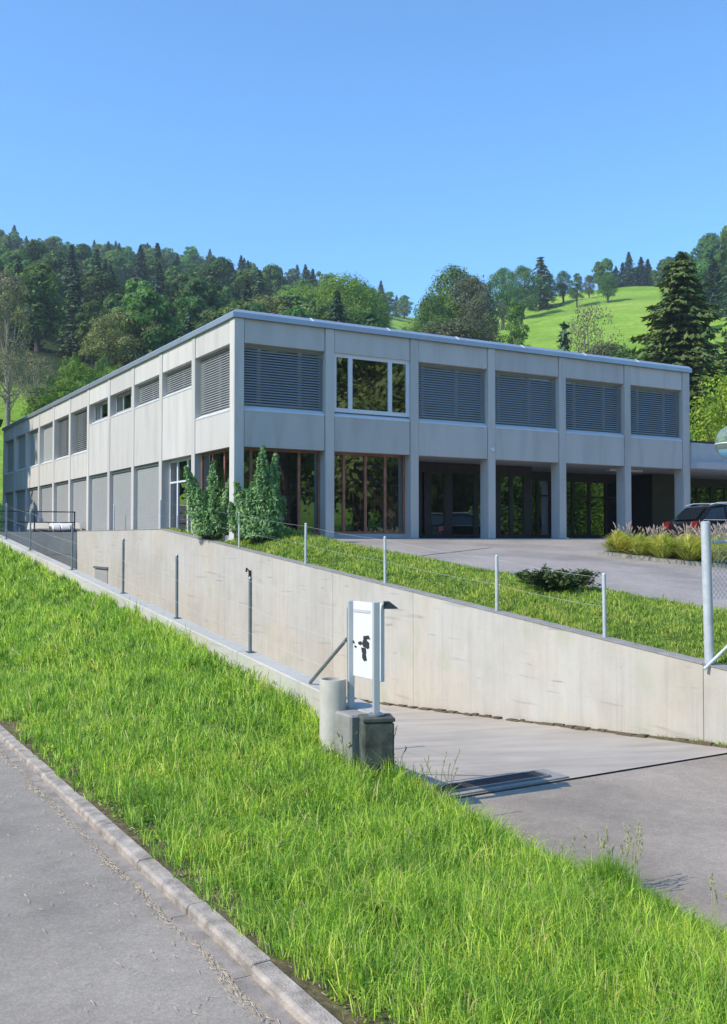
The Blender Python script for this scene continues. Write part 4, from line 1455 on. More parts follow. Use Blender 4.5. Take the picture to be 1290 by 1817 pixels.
def conifer(h, w, mat, whorls=18, per=8, nq=7, leaf=0.3, seed=1, base=0.08, droop=0.25, jag=0.2, power=0.85):
    global rng
    rng = np.random.default_rng(seed)
    r2 = random.Random(seed)
    Vs, Ts = [], []
    b = MB()
    b.path([Vector((0, 0, -0.6)), Vector((0, 0, h * 0.5)), Vector((0, 0, h * 0.98))], [w * 0.04 + 0.04, w * 0.03, 0.02], 7)
    for i in range(whorls):
        t = i / (whorls - 1)
        z = h * (base + (1 - base) * 0.985 * t ** 0.95)
        L = (w / 2) * ((1 - t) ** power) * (1 + 0.0) + 0.02 * w
        if t < 0.12: L *= 0.75 + 2 * t
        for k in range(per):
            ang_ = 2 * PI * (k + r2.random() * 0.8) / per + i * 0.7
            l = L * r2.uniform(1 - jag * 1.6, 1 + jag)
            dz = droop * l
            dirv = np.array([math.cos(ang_), math.sin(ang_), 0])
            side = np.array([-dirv[1], dirv[0], 0])
            n = max(3, int(nq * (0.35 + 0.65 * l / (w / 2)) * 1.0))
            s = rng.uniform(0.12, 1.0, n) ** 0.8
            P = np.zeros((n, 3))
            lat = rng.uniform(-1, 1, n) * 0.30 * l * (1.1 - s)
            P += dirv[None] * (s * l)[:, None] + side[None] * lat[:, None]
            P[:, 2] = z - dz * s + 0.22 * dz * (s ** 3) * 2 + rng.normal(0, 0.02 * h / 8, n) + h * 0.012 * (1 - s)
            N = unit(n) * 0.5 + np.array([0, 0, 0.8])[None] + dirv[None] * 0.5
            N /= np.linalg.norm(N, axis=1, keepdims=True)
            up = dirv[None] + side[None] * (np.sign(lat) * 0.6)[:, None] - np.array([0, 0, 0.35])[None]
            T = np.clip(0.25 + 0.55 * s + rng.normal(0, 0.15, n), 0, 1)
            v_, t_ = leaf_quads(P, N, np.full(n, leaf), T, 1.5, up)
            Vs.append(v_); Ts.append(t_)
            if k % 2 == 0:
                b.tube((0, 0, z), tuple(dirv * l * 0.75 + np.array([0, 0, z - dz * 0.7])), 0.012 * w * 0.5 + 0.008, 0.006, 4, caps=False)
    cm = crown_mesh('crown', Vs, Ts, mat)
    me = bpy.data.meshes.new('trunk')
    me.from_pydata([tuple(p) for p in b.v], [], b.f)
    me.materials.append(M['bark'])
    return cm, me


def plant(meshes, name, label, cat, loc, s=1.0, rz=0.0, group=None, sxy=None):
    t = thing(name, label, cat, loc, group)
    t.rotation_euler = (0, 0, rz)
    t.scale = (sxy or s, sxy or s, s)
    for nm_, me in zip(('crown', 'trunk'), meshes):
        o = bpy.data.objects.new(nm_, me)
        o.parent = t
        sc.collection.objects.link(o)
    return t


# prototypes, unit heights in metres
BR = [broadleaf(14, 11, L_['broad'], 26, 5200, 0.36, 0.12, 10 + i) for i in range(4)] + [broadleaf(14, 8.5, L_['broad'], 24, 4400, 0.35, 0.1, 20 + i, shape=0.85) for i in range(2)]
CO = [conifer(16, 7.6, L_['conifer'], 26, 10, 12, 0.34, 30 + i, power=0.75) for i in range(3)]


def hill_tree(px, Y, top_py, proto, h0, name, label, group=None, wmul=1.0, cat='tree'):
    x = (px - 645) / FPX * Y
    z = terrain(x, Y)
    ztop = (HZ - top_py) / FPX * Y
    s = max(0.25, (ztop - z) / h0)
    return plant(proto, name, label, cat, (x, Y, z - 0.2), s, rnd.uniform(0, 6.28), group, sxy=s * wmul)


# left hillside forest
cnt = 0
fx_ = []
cells = []
Yr = 455.0
pts_ = []
r3 = random.Random(3)
Y = 128.0
while Y < 462:
    sp = 5.2 + Y * 0.0125
    x0, x1 = -0.415 * Y - 6, (0.018 if Y > 250 else 0.0) * Y
    x = x0 + r3.uniform(0, sp)
    while x < x1:
        pts_.append((x + r3.uniform(-.35, .35) * sp, Y + r3.uniform(-.3, .3) * sp))
        x += sp * 1.12
    Y += sp * (1.3 + Y / 420)
print('forest pts', len(pts_))
for x, y in pts_:
    px = 645 + FPX * x / y
    z = terrain(x, y)
    py = HZ - FPX * z / y
    # skip those wholly hidden behind the building
    if px > 45 and px < 415 and py - 14 * FPX / y > 760 - (px - 7) * 0.527 + 5: continue
    if px >= 415 and py - 14 * FPX / y > 545 + 5: continue
    if px < 240 and y < 150 : continue
    nz = mnoise.noise(Vector((x / 60, y / 60, 5)))
    high = (y > 400)
    zone = ('skyline' if y > 405 else 'upper slope' if y > 300 else 'middle slope' if y > 200 else 'lower edge') + (', near the left edge' if px < 200 else ', behind the long roof' if px < 430 else ', behind the roof corner')
    if r3.random() < (0.36 if high else 0.30) + 0.5 * nz:
        k = r3.randrange(3)
        plant(CO[k], 'conifer', 'dark forest conifer on the left hill, ' + zone, 'tree', (x, y, z - 0.3), r3.uniform(0.70, 1.06), r3.uniform(0, 6.28), 'conifers in the forest on the left hillside')
    else:
        k = r3.randrange(6)
        plant(BR[k], 'broadleaf_tree', 'green forest broadleaf tree on the left hill, ' + zone, 'tree', (x, y, z - 0.3), r3.uniform(0.7, 1.1), r3.uniform(0, 6.28), 'broadleaf trees in the forest on the left hillside')
    cnt += 1
    fx_.append(px)
print('forest', cnt)

# individual trees, left side
P_grey = broadleaf(9, 7.0, L_['brown'], 22, 3600, 0.085, 0.30, 51, sparse=0.4, bark=M['greybark'])
P_old = broadleaf(20, 9, L_['brown'], 26, 5200, 0.17, 0.30, 59, sparse=0.5, bark=M['greybark'])
P_olive = broadleaf(10, 9, L_['olive'], 30, 12000, 0.13, 0.25, 52)
P_bush = broadleaf(4, 5, L_['bright'], 18, 4500, 0.09, 0.05, 53)
P_mid = broadleaf(10, 8, L_['mid'], 30, 13000, 0.12, 0.15, 54)
P_bright = broadleaf(12, 15, L_['bright'], 40, 20000, 0.15, 0.12, 55)
P_purple = broadleaf(12, 11, L_['purple'], 32, 14000, 0.14, 0.15, 56)
P_slim = broadleaf(11, 5.5, L_['mid'], 26, 9000, 0.12, 0.2, 57, shape=0.8)
P_yel = broadleaf(6, 6, L_['yellowg'], 30, 14000, 0.075, 0.08, 58)
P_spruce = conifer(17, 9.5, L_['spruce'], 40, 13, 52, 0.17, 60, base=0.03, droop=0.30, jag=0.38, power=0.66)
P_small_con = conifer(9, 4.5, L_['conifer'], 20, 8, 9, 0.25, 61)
hill_tree(12, 104, 462, P_old, 20, 'old_tree', 'tall thin grey barked tree with sparse foliage at the left edge', wmul=0.85)
hill_tree(12, 96, 612, P_grey, 9, 'fruit_tree', 'pale greyish fruit tree on the meadow at the left edge', wmul=0.75)
hill_tree(62, 100, 622, P_grey, 9, 'fruit_tree', 'greyish fruit tree on the meadow, right of the first one', wmul=0.85)
hill_tree(220, 128, 543, P_olive, 10, 'olive_tree', 'olive green round tree rising above the roof edge', wmul=1.05)
hill_tree(125, 112, 622, P_bush, 4, 'shrub', 'bright green bush on the left meadow', cat='shrub', wmul=0.5)
hill_tree(150, 112, 640, P_bush, 4, 'shrub', 'bright green bush nearer the roof edge on the left meadow', cat='shrub', wmul=0.55)
hill_tree(100, 106, 655, P_bush, 4, 'shrub', 'low bright bush beside the fruit trees', cat='shrub', wmul=0.7)
hill_tree(180, 118, 628, P_mid, 10, 'small_tree', 'small mid green tree between bush and olive tree', wmul=0.6)
hill_tree(295, 150, 548, P_small_con, 9, 'small_conifer', 'slim blue green conifer right of the olive tree')
hill_tree(262, 142, 600, P_bush, 4, 'shrub', 'light green bush behind the roof edge below the conifer', cat='shrub')
# low scrub along the meadow
for px, py, Yd in ((118, 668, 104), (150, 665, 108), (180, 655, 112), (205, 648, 116), (232, 640, 120), (85, 680, 100)):
    hill_tree(px, Yd, py, P_bush, 4, 'meadow_bush', 'yellow green bush in the row along the meadow behind the long roof', 'low bushes along the left meadow', cat='shrub', wmul=1.25)
# behind the roof corner
hill_tree(615, 170, 487, P_bright, 12, 'large_tree', 'large bright green tree behind the roof left of centre', wmul=0.8)
hill_tree(650, 190, 503, P_mid, 10, 'large_tree', 'darker green tree on the right of the large bright one', wmul=0.75)
hill_tree(545, 178, 508, P_bright, 12, 'large_tree', 'bright tree on the left of the largest bright crown', wmul=1.0)
hill_tree(490, 165, 520, P_olive, 10, 'tree', 'yellowish low tree above the roof corner', wmul=1.4)
hill_tree(585, 150, 530, P_mid, 10, 'tree', 'mid green tree low behind the roof, below the bright crown', wmul=1.3)
# far trees in the gap
for i, px in enumerate((662, 676, 690, 704, 718, 752)):
    hill_tree(px, 470 - i * 3, 508 + i * 3 + (i % 2) * 4, CO[i % 3] if i % 2 else BR[i % 4], 16 if i % 2 else 14, 'distant_tree', 'small distant tree in the gap between the hills', 'distant trees in the gap between the hills')
# right group
grp = [(768, 150, 512, P_mid, 10, 0.58, 'green tree at the left end of the right hand tree group'),
       (808, 190, 466, P_mid, 10, 0.95, 'tall rounded tree standing above the right hand group'),
       (790, 160, 520, P_bright, 12, 0.8, 'bright green tree low in the right hand group'),
       (838, 158, 488, P_purple, 12, 0.75, 'dark bronze leaved tree in the right hand group'),
       (893, 262, 470, P_mid, 10, 0.9, 'green tree behind the dark bronze one'),
       (850, 150, 520, P_purple, 12, 0.55, 'second dark bronze tree lower in the group'),
       (930, 285, 466, P_mid, 10, 0.95, 'green tree left of the pointed skyline conifer'),
       (962, 300, 452, P_small_con, 9, 1.6, 'dark pointed tree on the skyline'),
       (918, 128, 520, P_slim, 11, 0.62, 'slim green tree in front of the meadow edge'),
       (972, 300, 478, P_mid, 10, 0.9, 'green tree right of the pointed conifer'),
       (1002, 305, 476, P_mid, 10, 0.9, 'green tree above the upper meadow edge'),
       (1026, 290, 478, P_slim, 11, 1.0, 'slim tree with bare trunk on the meadow edge'),
       (1048, 310, 484, P_purple, 12, 0.7, 'dark tree at the right end of the meadow edge row')]
for px, Yd, py, pr, h0, wm, lab in grp:
    hill_tree(px, Yd, py, pr, h0, 'tree', lab, wmul=wm)
for i, (px, Yd, py) in enumerate(((775, 140, 560), (812, 132, 565))):
    hill_tree(px, Yd, py, (P_mid, P_purple)[i % 2], 10 if i % 2 == 0 else 12, 'tree', 'low dark tree just above the front roof edge', 'low trees above the front roof edge', wmul=1.5)
# upper skyline on the right
for i, (px, py, con) in enumerate(((1066, 458, 0), (1080, 455, 0), (1096, 468, 1), (1108, 462, 1), (1119, 443, 1), (1131, 470, 0), (1141, 452, 1), (1153, 456, 1), (1165, 474, 0), (1176, 458, 1), (1190, 450, 0))):
    hill_tree(px, 335 + (i * 7) % 13, py, CO[i % 3] if con else BR[i % 4], 16 if con else 14, 'skyline_tree',
              'dark conifer on the skyline above the bright meadow' if con else 'rounded tree on the skyline above the bright meadow',
              'conifers above the bright meadow' if con else 'rounded trees above the bright meadow', wmul=1.15 if con else 0.8)
hill_tree(1082, 290, 478, P_mid, 10, 'tree', 'single tree with long shadow on the upper meadow')
# far right wood
for i in range(30):
    px = 1195 + (i * 37) % 150
    Yd = 190 + (i * 53) % 150
    top = np.interp(px, [1190, 1240, 1290, 1350], [450, 425, 385, 360]) + (335 - Yd) * 0.35
    con = i % 3 == 0
    hill_tree(px, Yd, top, CO[i % 3] if con else BR[i % 6], 16 if con else 14, 'wood_tree', 'conifer in the wood at the right edge' if con else 'broadleaf tree in the wood at the right edge',
              'conifers in the wood at the right edge' if con else 'broadleaf trees in the wood at the right edge', wmul=0.75 if not con else 1)
# brown tree and small fir
hill_tree(1043, 95, 528, P_grey, 9, 'bare_tree', 'brownish half bare tree rising behind the roof', wmul=0.62)
hill_tree(1003, 92, 570, P_small_con, 9, 'small_conifer', 'narrow dark conifer left of the brownish tree', wmul=0.8)
hill_tree(1088, 90, 606, P_mid, 10, 'tree', 'low green tree right of the brownish one')
hill_tree(1120, 84, 612, P_mid, 10, 'tree', 'low green tree at the foot of the large spruce')
hill_tree(1066, 88, 606, P_purple, 12, 'tree', 'low dark tree in front of the brownish one', wmul=0.8)
# large spruce and companions
plant(P_spruce, 'large_spruce', 'large dark spruce with drooping boughs right of the main roof', 'tree', (at(1212, 900, 74).x, 74, 0.0), 1.27, 0.4, sxy=1.45)
plant(P_spruce, 'large_spruce', 'second dark spruce cut by the right edge of the picture', 'tree', (at(1322, 900, 80).x, 80, 0.0), 1.15, 2.1, sxy=1.2)
for px, Yd, h_, lab in ((1278, 64, 7.6, 'yellow green tree above the low wing canopy'), (1315, 60, 10.4, 'yellow green tree at the right edge above the glass globe')):
    q = at(px, 900, Yd)
    plant(P_yel, 'yellow_green_tree', lab, 'tree', (q.x, q.y, 0.0), h_ / 6, rnd.uniform(0, 6), sxy=h_ / 6 * 0.85)

q = at(1236, 900, 66)
plant(P_mid, 'tree', 'mid green tree filling the gap between the building corner and the spruce', 'tree', (q.x, q.y, 0.0), 0.72, 1.0, sxy=0.7)
# shade trees beyond the left edge, and the row across the forecourt mirrored in the glass
for i, (x, y, s) in enumerate(((-31.0, 51.6, 1.45), (-35.5, 59.0, 1.5), (-42.0, 53.0, 1.4), (-31.5, 65.0, 1.35))):
    plant(BR[i % 4], 'shade_tree', 'tall broadleaf tree beside the road throwing shade on the far end of the long facade', 'tree', (x, y, -0.5), s, i * 1.3, 'trees beside the road left of the long facade')
for i in range(24):
    x = 36 + (i % 4) * 12 + (i * 7 % 5); y = -24 + (i // 4) * 12 + (i * 11 % 6)
    pr, s0 = ((P_mid, 1.9), (P_bright, 1.45), (P_slim, 1.9), (P_olive, 1.8))[(i * 5 + i // 4) % 4]
    k = s0 * (0.9 + 0.08 * (i % 4)) * (0.75 if y > 12 else 1.3)
    plant(pr, 'roadside_tree', 'broadleaf tree on the far side of the forecourt', 'tree', (x, y, -2.9), k, i * 0.9, 'broadleaf trees on the far side of the forecourt')

# conifer shrubs at the corner
def upright_shrub(h, w, seed, stems=7):
    global rng
    rng = np.random.default_rng(seed)
    r2 = random.Random(seed)
    Vs, Ts = [], []
    b = MB()
    for s_ in range(stems):
        a = 2 * PI * s_ / stems + r2.uniform(-.3, .3)
        rad = w * 0.28 * (0 if s_ == 0 else r2.uniform(0.7, 1.15))
        hh = h * (1.0 if s_ == 0 else r2.uniform(0.45, 0.93))
        top = Vector((math.cos(a) * rad * 1.6, math.sin(a) * rad * 1.6, hh))
        bot = Vector((math.cos(a) * rad * 0.6, math.sin(a) * rad * 0.6, 0))
        b.path([bot, bot.lerp(top, 0.5), top], [0.04, 0.025, 0.008], 5)
        n = int(2000 * hh / h)
        t_ = rng.uniform(0.02, 1, n) ** 0.85
        c = np.array(bot)[None] + (np.array(top) - np.array(bot))[None] * t_[:, None]
        clump = np.sin(t_ * 34 + s_) * 0.12
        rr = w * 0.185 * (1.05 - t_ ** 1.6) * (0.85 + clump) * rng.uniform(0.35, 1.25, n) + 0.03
        aa = rng.uniform(0, 2 * PI, n)
        rr *= 1 + 0.22 * np.sin(aa * 5 + t_ * 9 + s_)
        d = np.stack([np.cos(aa), np.sin(aa), np.full(n, 0.15)], 1)
        P = c + d * rr[:, None]
        N = d * 0.7 + unit(n) * 0.6 + np.array([0, 0, 0.3])
        N /= np.linalg.norm(N, axis=1, keepdims=True)
        up = d * 0.7 + np.array([0, 0, 0.9])
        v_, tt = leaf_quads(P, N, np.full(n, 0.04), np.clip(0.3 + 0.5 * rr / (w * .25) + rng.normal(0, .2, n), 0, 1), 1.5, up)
        Vs.append(v_); Ts.append(tt)
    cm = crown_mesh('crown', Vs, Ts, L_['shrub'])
    me = bpy.data.meshes.new('trunk'); me.from_pydata([tuple(p) for p in b.v], [], b.f); me.materials.append(M['bark'])
    return cm, me


def zl(u, v): return z_lawn(u, v)
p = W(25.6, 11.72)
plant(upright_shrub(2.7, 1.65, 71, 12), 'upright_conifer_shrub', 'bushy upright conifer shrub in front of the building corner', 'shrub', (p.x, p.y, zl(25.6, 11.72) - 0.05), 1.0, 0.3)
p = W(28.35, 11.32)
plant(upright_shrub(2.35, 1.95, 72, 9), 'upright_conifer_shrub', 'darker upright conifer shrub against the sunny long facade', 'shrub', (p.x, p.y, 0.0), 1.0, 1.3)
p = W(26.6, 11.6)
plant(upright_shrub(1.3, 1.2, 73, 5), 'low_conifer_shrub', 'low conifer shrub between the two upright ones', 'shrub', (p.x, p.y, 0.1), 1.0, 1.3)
# pale boulder by the fence post
b = MB()
p = W(29.4, 11.26)
bm = bmesh.new(); bmesh.ops.create_icosphere(bm, subdivisions=3, radius=1)
for v_ in bm.verts:
    k = 1 + 0.22 * mnoise.noise(v_.co * 1.6 + Vector((3, 1, 2)))
    v_.co = Vector((v_.co.x * 0.22 * k, v_.co.y * 0.22 * k, v_.co.z * 0.45 * k))
me = bpy.data.meshes.new('pale_boulder'); bm.to_mesh(me); bm.free(); me.materials.append(M['boulder'])
me.polygons.foreach_set('use_smooth', [True] * len(me.polygons))
o = link('pale_boulder', me, loc=(p.x, p.y, 0.35)); tag(o, 'pale upright boulder beside the shrub at the long facade', 'boulder')

# creeping juniper on the lawn
rng = np.random.default_rng(80)
Vs, Ts = [], []
b = MB()
for i in range(46):
    a = rng.uniform(0, 2 * PI); l = rng.uniform(0.45, 0.95)
    dx_ = math.cos(a) * l * 0.95; dy_ = math.sin(a) * l * 0.75
    zt = rng.uniform(0.14, 0.46) * (1.1 - l * 0.5)
    n = 110
    s = rng.uniform(0.1, 1, n)
    P = np.stack([dx_ * s, dy_ * s, 0.05 + zt * np.sin(s * 1.9)], 1) + rng.normal(0, 0.035, (n, 3))
    N = unit(n) * 0.7 + np.array([0, 0, 0.8]); N /= np.linalg.norm(N, axis=1, keepdims=True)
    up = np.tile(np.array([dx_, dy_, 0.3]), (n, 1))
    v_, tt = leaf_quads(P, N, np.full(n, 0.035), np.clip(0.2 + 0.5 * s + rng.normal(0, .2, n), 0, 1), 1.5, up)
    Vs.append(v_); Ts.append(tt)
    b.path([Vector((0, 0, 0)), Vector((dx_ * .6, dy_ * .6, zt))], [0.012, 0.005], 4)
cm = crown_mesh('crown', Vs, Ts, L_['juniper'])
me = bpy.data.meshes.new('trunk'); me.from_pydata([tuple(p) for p in b.v], [], b.f); me.materials.append(M['bark'])
p = W(14.5, 12.75)
plant((cm, me), 'creeping_juniper', 'flat dark creeping juniper on the strip of lawn above the wall', 'shrub', (p.x, p.y, z_lawn(14.5, 12.75) + 0.02), 1.0, 0.0)

# planter island with ornamental grasses
isl = thing('planting_bed', 'kerbed planting bed on the upper asphalt', 'planting bed', (9.5, 28, -0.6))
poly = [(6.9, 28.4), (8.2, 26.4), (10.3, 25.3), (14.5, 26.6), (14.8, 28.6), (11, 29.2), (7.4, 29.4)]
def zp_xy(x, y): return z_plaza(UV(x, y)[0])
b = MB(); b.prism([(x, y, zp_xy(x, y) - 0.1) for x, y in poly], 0, Vector((0, 0, 0.2))); b.build('bed_kerb', M['kerb2'], isl)
cx, cy = sum(x for x, y in poly) / 7, sum(y for x, y in poly) / 7
b = MB(); b.prism([(cx + (x - cx) * 0.95, cy + (y - cy) * 0.9, zp_xy(x, y)) for x, y in poly], 0, Vector((0, 0, 0.12))); b.build('bed_soil', M['soil'], isl)


def tuft(seed, h=0.62, n=900, plumes=40, w=0.55):
    global rng
    rng = np.random.default_rng(seed)
    a = rng.uniform(0, 2 * PI, n); out = np.abs(rng.normal(0, 0.5, n)) * w
    P0 = np.stack([np.cos(a) * out * 0.25, np.sin(a) * out * 0.25, np.zeros(n)], 1)
    hh = h * rng.uniform(0.55, 1.1, n) * np.clip(1.15 - out * 0.7, 0.45, 1.2)
    M1 = P0 + np.stack([np.cos(a) * out * 0.5, np.sin(a) * out * 0.5, hh * 0.75], 1)
    T_ = P0 + np.stack([np.cos(a) * out * 1.15, np.sin(a) * out * 1.15, hh * np.clip(1.1 - out * 0.6, .3, 1)], 1)
    wv = np.stack([-np.sin(a), np.cos(a), np.zeros(n)], 1) * 0.011
    V = np.stack([P0 - wv, P0 + wv, M1 + wv, M1 - wv, T_], 1)
    base = np.arange(n)[:, None] * 5
    F = np.concatenate([base + np.array([[0, 1, 2, 3]]), base + np.array([[3, 2, 4]])], axis=1).ravel()
    m1 = np_mesh('blades', V.reshape(-1, 3), F, np.tile([4, 3], n), M['ornamental'], attrs={'tint': np.repeat(np.clip(rng.normal(.55, .25, n), 0, 1), 5)})
    b = MB()
    for i in range(plumes):
        aa = rng.uniform(0, 2 * PI); r_ = abs(rng.normal(0, 0.28)) * w / 0.55
        t0 = Vector((math.cos(aa) * r_ * .4, math.sin(aa) * r_ * .4, h * 0.5)); t1 = Vector((math.cos(aa) * r_, math.sin(aa) * r_, h * rng.uniform(0.95, 1.5)))
        b.tube(t0, t1, 0.003, 0.003, 3, caps=False)
        t2 = t1 + (t1 - t0).normalized() * 0.13 + Vector((math.cos(aa) * 0.02, math.sin(aa) * .02, 0))
        b.tube(t1, t1.lerp(t2, 0.4), 0.006, 0.018, 5); b.tube(t1.lerp(t2, 0.4), t2, 0.018, 0.004, 5)
    m2 = bpy.data.meshes.new('plumes'); m2.from_pydata([tuple(q) for q in b.v], [], b.f); m2.materials.append(M['plume'])
    return m1, m2


TU = [tuft(90 + i, h=(0.56, 0.5, 0.48)[i], n=1500, plumes=(2, 22, 34)[i], w=0.62) for i in range(3)]
def put_tuft(x, y, z, k, s, lab, grp_=None, name='ornamental_grass'):
    t = thing(name, lab, 'plant', (x, y, z), grp_)
    t.scale = (s, s, s); t.rotation_euler = (0, 0, rnd.uniform(0, 6))
    for nm_, me in zip(('blades', 'plumes'), TU[k]):
        o = bpy.data.objects.new(nm_, me); o.parent = t; sc.collection.objects.link(o)


sp_ = [(7.35, 28.4, 0), (7.8, 27.7, 0), (8.25, 27.0, 0), (8.8, 26.5, 0), (9.4, 26.1, 0), (10.0, 25.8, 0), (10.6, 25.7, 0), (8.3, 28.2, 1), (8.9, 27.6, 0), (9.5, 27.2, 1), (10.1, 26.9, 1), (10.8, 26.7, 2),
       (7.8, 28.9, 1), (8.6, 28.9, 2), (9.4, 28.5, 2), (10.2, 28.1, 2), (11.0, 27.8, 2), (11.7, 27.3, 1), (11.5, 26.2, 0), (12.4, 26.6, 1), (13.2, 27.2, 2), (9.9, 28.8, 2), (10.7, 28.7, 2)]
for x, y, k in sp_:
    put_tuft(x, y, zp_xy(x, y) + 0.1, k, rnd.uniform(0.85, 1.15) * (1.0 if k == 0 else 1.1),
             'yellow green tuft of ornamental grass in the kerbed bed' if k == 0 else 'ornamental grass with pink brown plumes in the kerbed bed',
             'yellow green grass tufts in the bed' if k == 0 else 'plumed grasses in the bed')

# tall seed stalks in the bank
def stalks(name, px, py, Yd, n, h, lab, seedm, spread=0.12):
    q = at(px, py, Yd)
    u_, v_ = UV(q.x, q.y)
    z = (z_bank(u_, v_) if v_ < 5.3 else max(-2.8, z_edge(u_) - (v_ - 5.3) * 0.45))
    t = thing(name, lab, 'plant', (q.x, q.y, z))
    b = MB(); s2 = MB()
    r2 = random.Random(px)
    for i in range(n):
        x0 = q.x + r2.uniform(-spread, spread); y0 = q.y + r2.uniform(-spread, spread)
        hh = h * r2.uniform(0.6, 1.05); lx = r2.uniform(-.25, .3) * hh; ly = r2.uniform(-.1, .1)
        pts = [Vector((x0, y0, z)), Vector((x0 + lx * .3, y0 + ly * .3, z + hh * .6)), Vector((x0 + lx, y0 + ly, z + hh))]
        b.path(pts, [0.0036, 0.003, 0.002], 4)
        for k in range(9):
            c = pts[1].lerp(pts[2], 0.45 + 0.07 * k)
            d = Vector((r2.uniform(-1, 1), r2.uniform(-1, 1), 0.8)).normalized() * 0.02
            s2.tube(c, c + d * 1.3, 0.005, 0.002, 4)
    o = b.build('stems', seedm, t); o['kind'] = 'stuff'; o = s2.build('seed_heads', M['seed'], t); o['kind'] = 'stuff'


stalks('tall_grass_stalks', 765, 1390, 9.6, 12, 0.5, 'thin dark seed stalks rising before the ramp beside the pedestal', M['stalk'], 0.2)
stalks('tall_grass_stalks', 690, 1345, 10.4, 6, 0.45, 'few thin stalks in front of the pedestal', M['seed'])
stalks('tall_grass_stalks', 1090, 1520, 7.9, 22, 0.55, 'pale feathery seed stalks at the edge of the bank over the asphalt', M['seed'], 0.2)
stalks('tall_grass_stalks', 1282, 1590, 7.1, 6, 0.4, 'pale seed stalks at the right edge of the bank', M['seed'])
stalks('tall_grass_stalks', 1020, 1480, 8.3, 4, 0.3, 'short pale stalks near the yellow flowers', M['seed'])
stalks('tall_grass_stalks', 625, 1335, 10.3, 9, 0.42, 'dry stalks between the round bollard and the dark pedestal', M['seed'], 0.1)
# yellow flowers
q = at(930, 1480, 8.75)
u_, v_ = UV(q.x, q.y)
t = thing('yellow_flowers', 'small yellow flowers in the grass at the edge of the bank', 'flowers', (q.x, q.y, z_bank(u_, v_)))
b = MB(); s2 = MB()
for i in range(16):
    x0, y0 = q.x + rnd.uniform(-.13, .13), q.y + rnd.uniform(-.15, .15)
    u_, v_ = UV(x0, y0); z = z_bank(u_, v_) if v_ < 5.3 else z_edge(u_) - (v_ - 5.3) * 0.45
    hh = rnd.uniform(0.14, 0.22)
    b.tube((x0, y0, z), (x0, y0, z + hh), 0.0015, 0.001, 4)
    s2.lathe((x0, y0, 0), [(0.002, z + hh), (0.009, z + hh + 0.003), (0.006, z + hh + 0.008)], 6)
b.build('stems', M['grass'], t); s2.build('petals', M['yellow'], t)

# broad leaved weeds along the wall foot and grass tufts at the forecourt corner
rng = np.random.default_rng(99)
def edge_tufts(name, line, n, hgt, lab, mat):
    Ps = []
    for _ in range(n):
        k = rng.integers(0, len(line) - 1); s_ = rng.uniform()
        a_, c_ = line[k], line[k + 1]
        cl_ = 0.5 + 0.5 * math.sin((k + s_) * 9.0) 
        if rng.uniform() > 0.25 + 0.75 * cl_: continue
        q_ = Vector(a_).lerp(Vector(c_), s_)
        Ps.append((q_.x + rng.normal(0, .02), q_.y + rng.normal(0, .02), q_.z))
    P = np.array(Ps, dtype=np.float32)
    o = blades(name, P, hgt * rng.uniform(.4, 1.2, len(P)), np.full(len(P), 0.012), np.clip(rng.normal(.4, .3, len(P)), 0, 1), mat, 0.6)
    tag(o, lab, 'grass', kind='stuff')


edge_tufts('wall_foot_weeds', [tuple(W(u, FW0 - 0.02, (z_ramp(u) if u > 8.7 else -2.80))) for u in (8.0, 8.6, 9.2, 10.2)], 500, 0.09, 'small weeds where the wall meets the asphalt', M['lawn'])
# crusted dirt line at the foot of the far wall
b = MB()
u = 8.7
while u < 30:
    l = rnd.uniform(0.08, 0.35)
    if rnd.random() < 0.97:
        w_ = rnd.uniform(0.04, 0.13); hh = rnd.uniform(0.015, 0.05)
        q_ = [(u, FW0 - w_), (u, FW0 + 0.01), (u + l, FW0 + 0.01), (u + l, FW0 - w_ * rnd.uniform(.5, 1.2))]
        b.hexa([W(a, c, z_ramp(a) - 0.01) for a, c in q_] + [W(a, c, z_ramp(a) + hh) for a, c in q_])
    u += l * 0.9
tag(b.build('dirt_line', M['soil']), 'dark dirt gathered at the foot of the retaining wall', 'dirt', kind='stuff')
# straw and leaf litter along the kerb
n = 6000
uu_ = rng.uniform(-1, 14, n); side = rng.uniform(0, 1, n)
vv_ = np.where(side < 0.62, 2.115 + 0.02 * np.sin(uu_ * 5) - np.abs(rng.normal(0, 0.028, n)), np.where(side < 0.84, rng.uniform(2.37, 2.8, n), 2.15 - np.abs(rng.normal(0, .5, n))))
clump = 0.5 + 0.5 * np.sin(uu_ * 4.1) * np.sin(uu_ * 1.3 + 1)
kp = rng.uniform(0, 1, n) < 0.35 + 0.65 * clump
uu_, vv_ = uu_[kp], vv_[kp]
n = len(uu_)
ang_ = rng.uniform(0, 2 * PI, n)
al = rng.uniform(0, 1, n) < 0.6
base_a = math.atan2(DL.y, DL.x)
ang_ = np.where(al, base_a + rng.normal(0, 0.35, n), ang_)
ln_ = rng.uniform(0.005, 0.03, n); wd_ = rng.uniform(0.0005, 0.0013, n)
X = uu_ * DL.x + vv_ * DR.x; Y = uu_ * DL.y + vv_ * DR.y
Z = np.array([(z_road(a) + 0.006 if c < 2.2 else z_bank(a, c) + 0.012) for a, c in zip(uu_, vv_)]) + rng.uniform(0, 0.012, n)
ca, sa = np.cos(ang_), np.sin(ang_)
V = np.stack([np.stack([X - ca * ln_ - sa * wd_, Y - sa * ln_ + ca * wd_, Z], 1), np.stack([X - ca * ln_ + sa * wd_, Y - sa * ln_ - ca * wd_, Z + .001], 1),
              np.stack([X + ca * ln_ + sa * wd_, Y + sa * ln_ - ca * wd_, Z + rng.uniform(0, .01, n)], 1), np.stack([X + ca * ln_ - sa * wd_, Y + sa * ln_ + ca * wd_, Z + .004], 1)], 1)
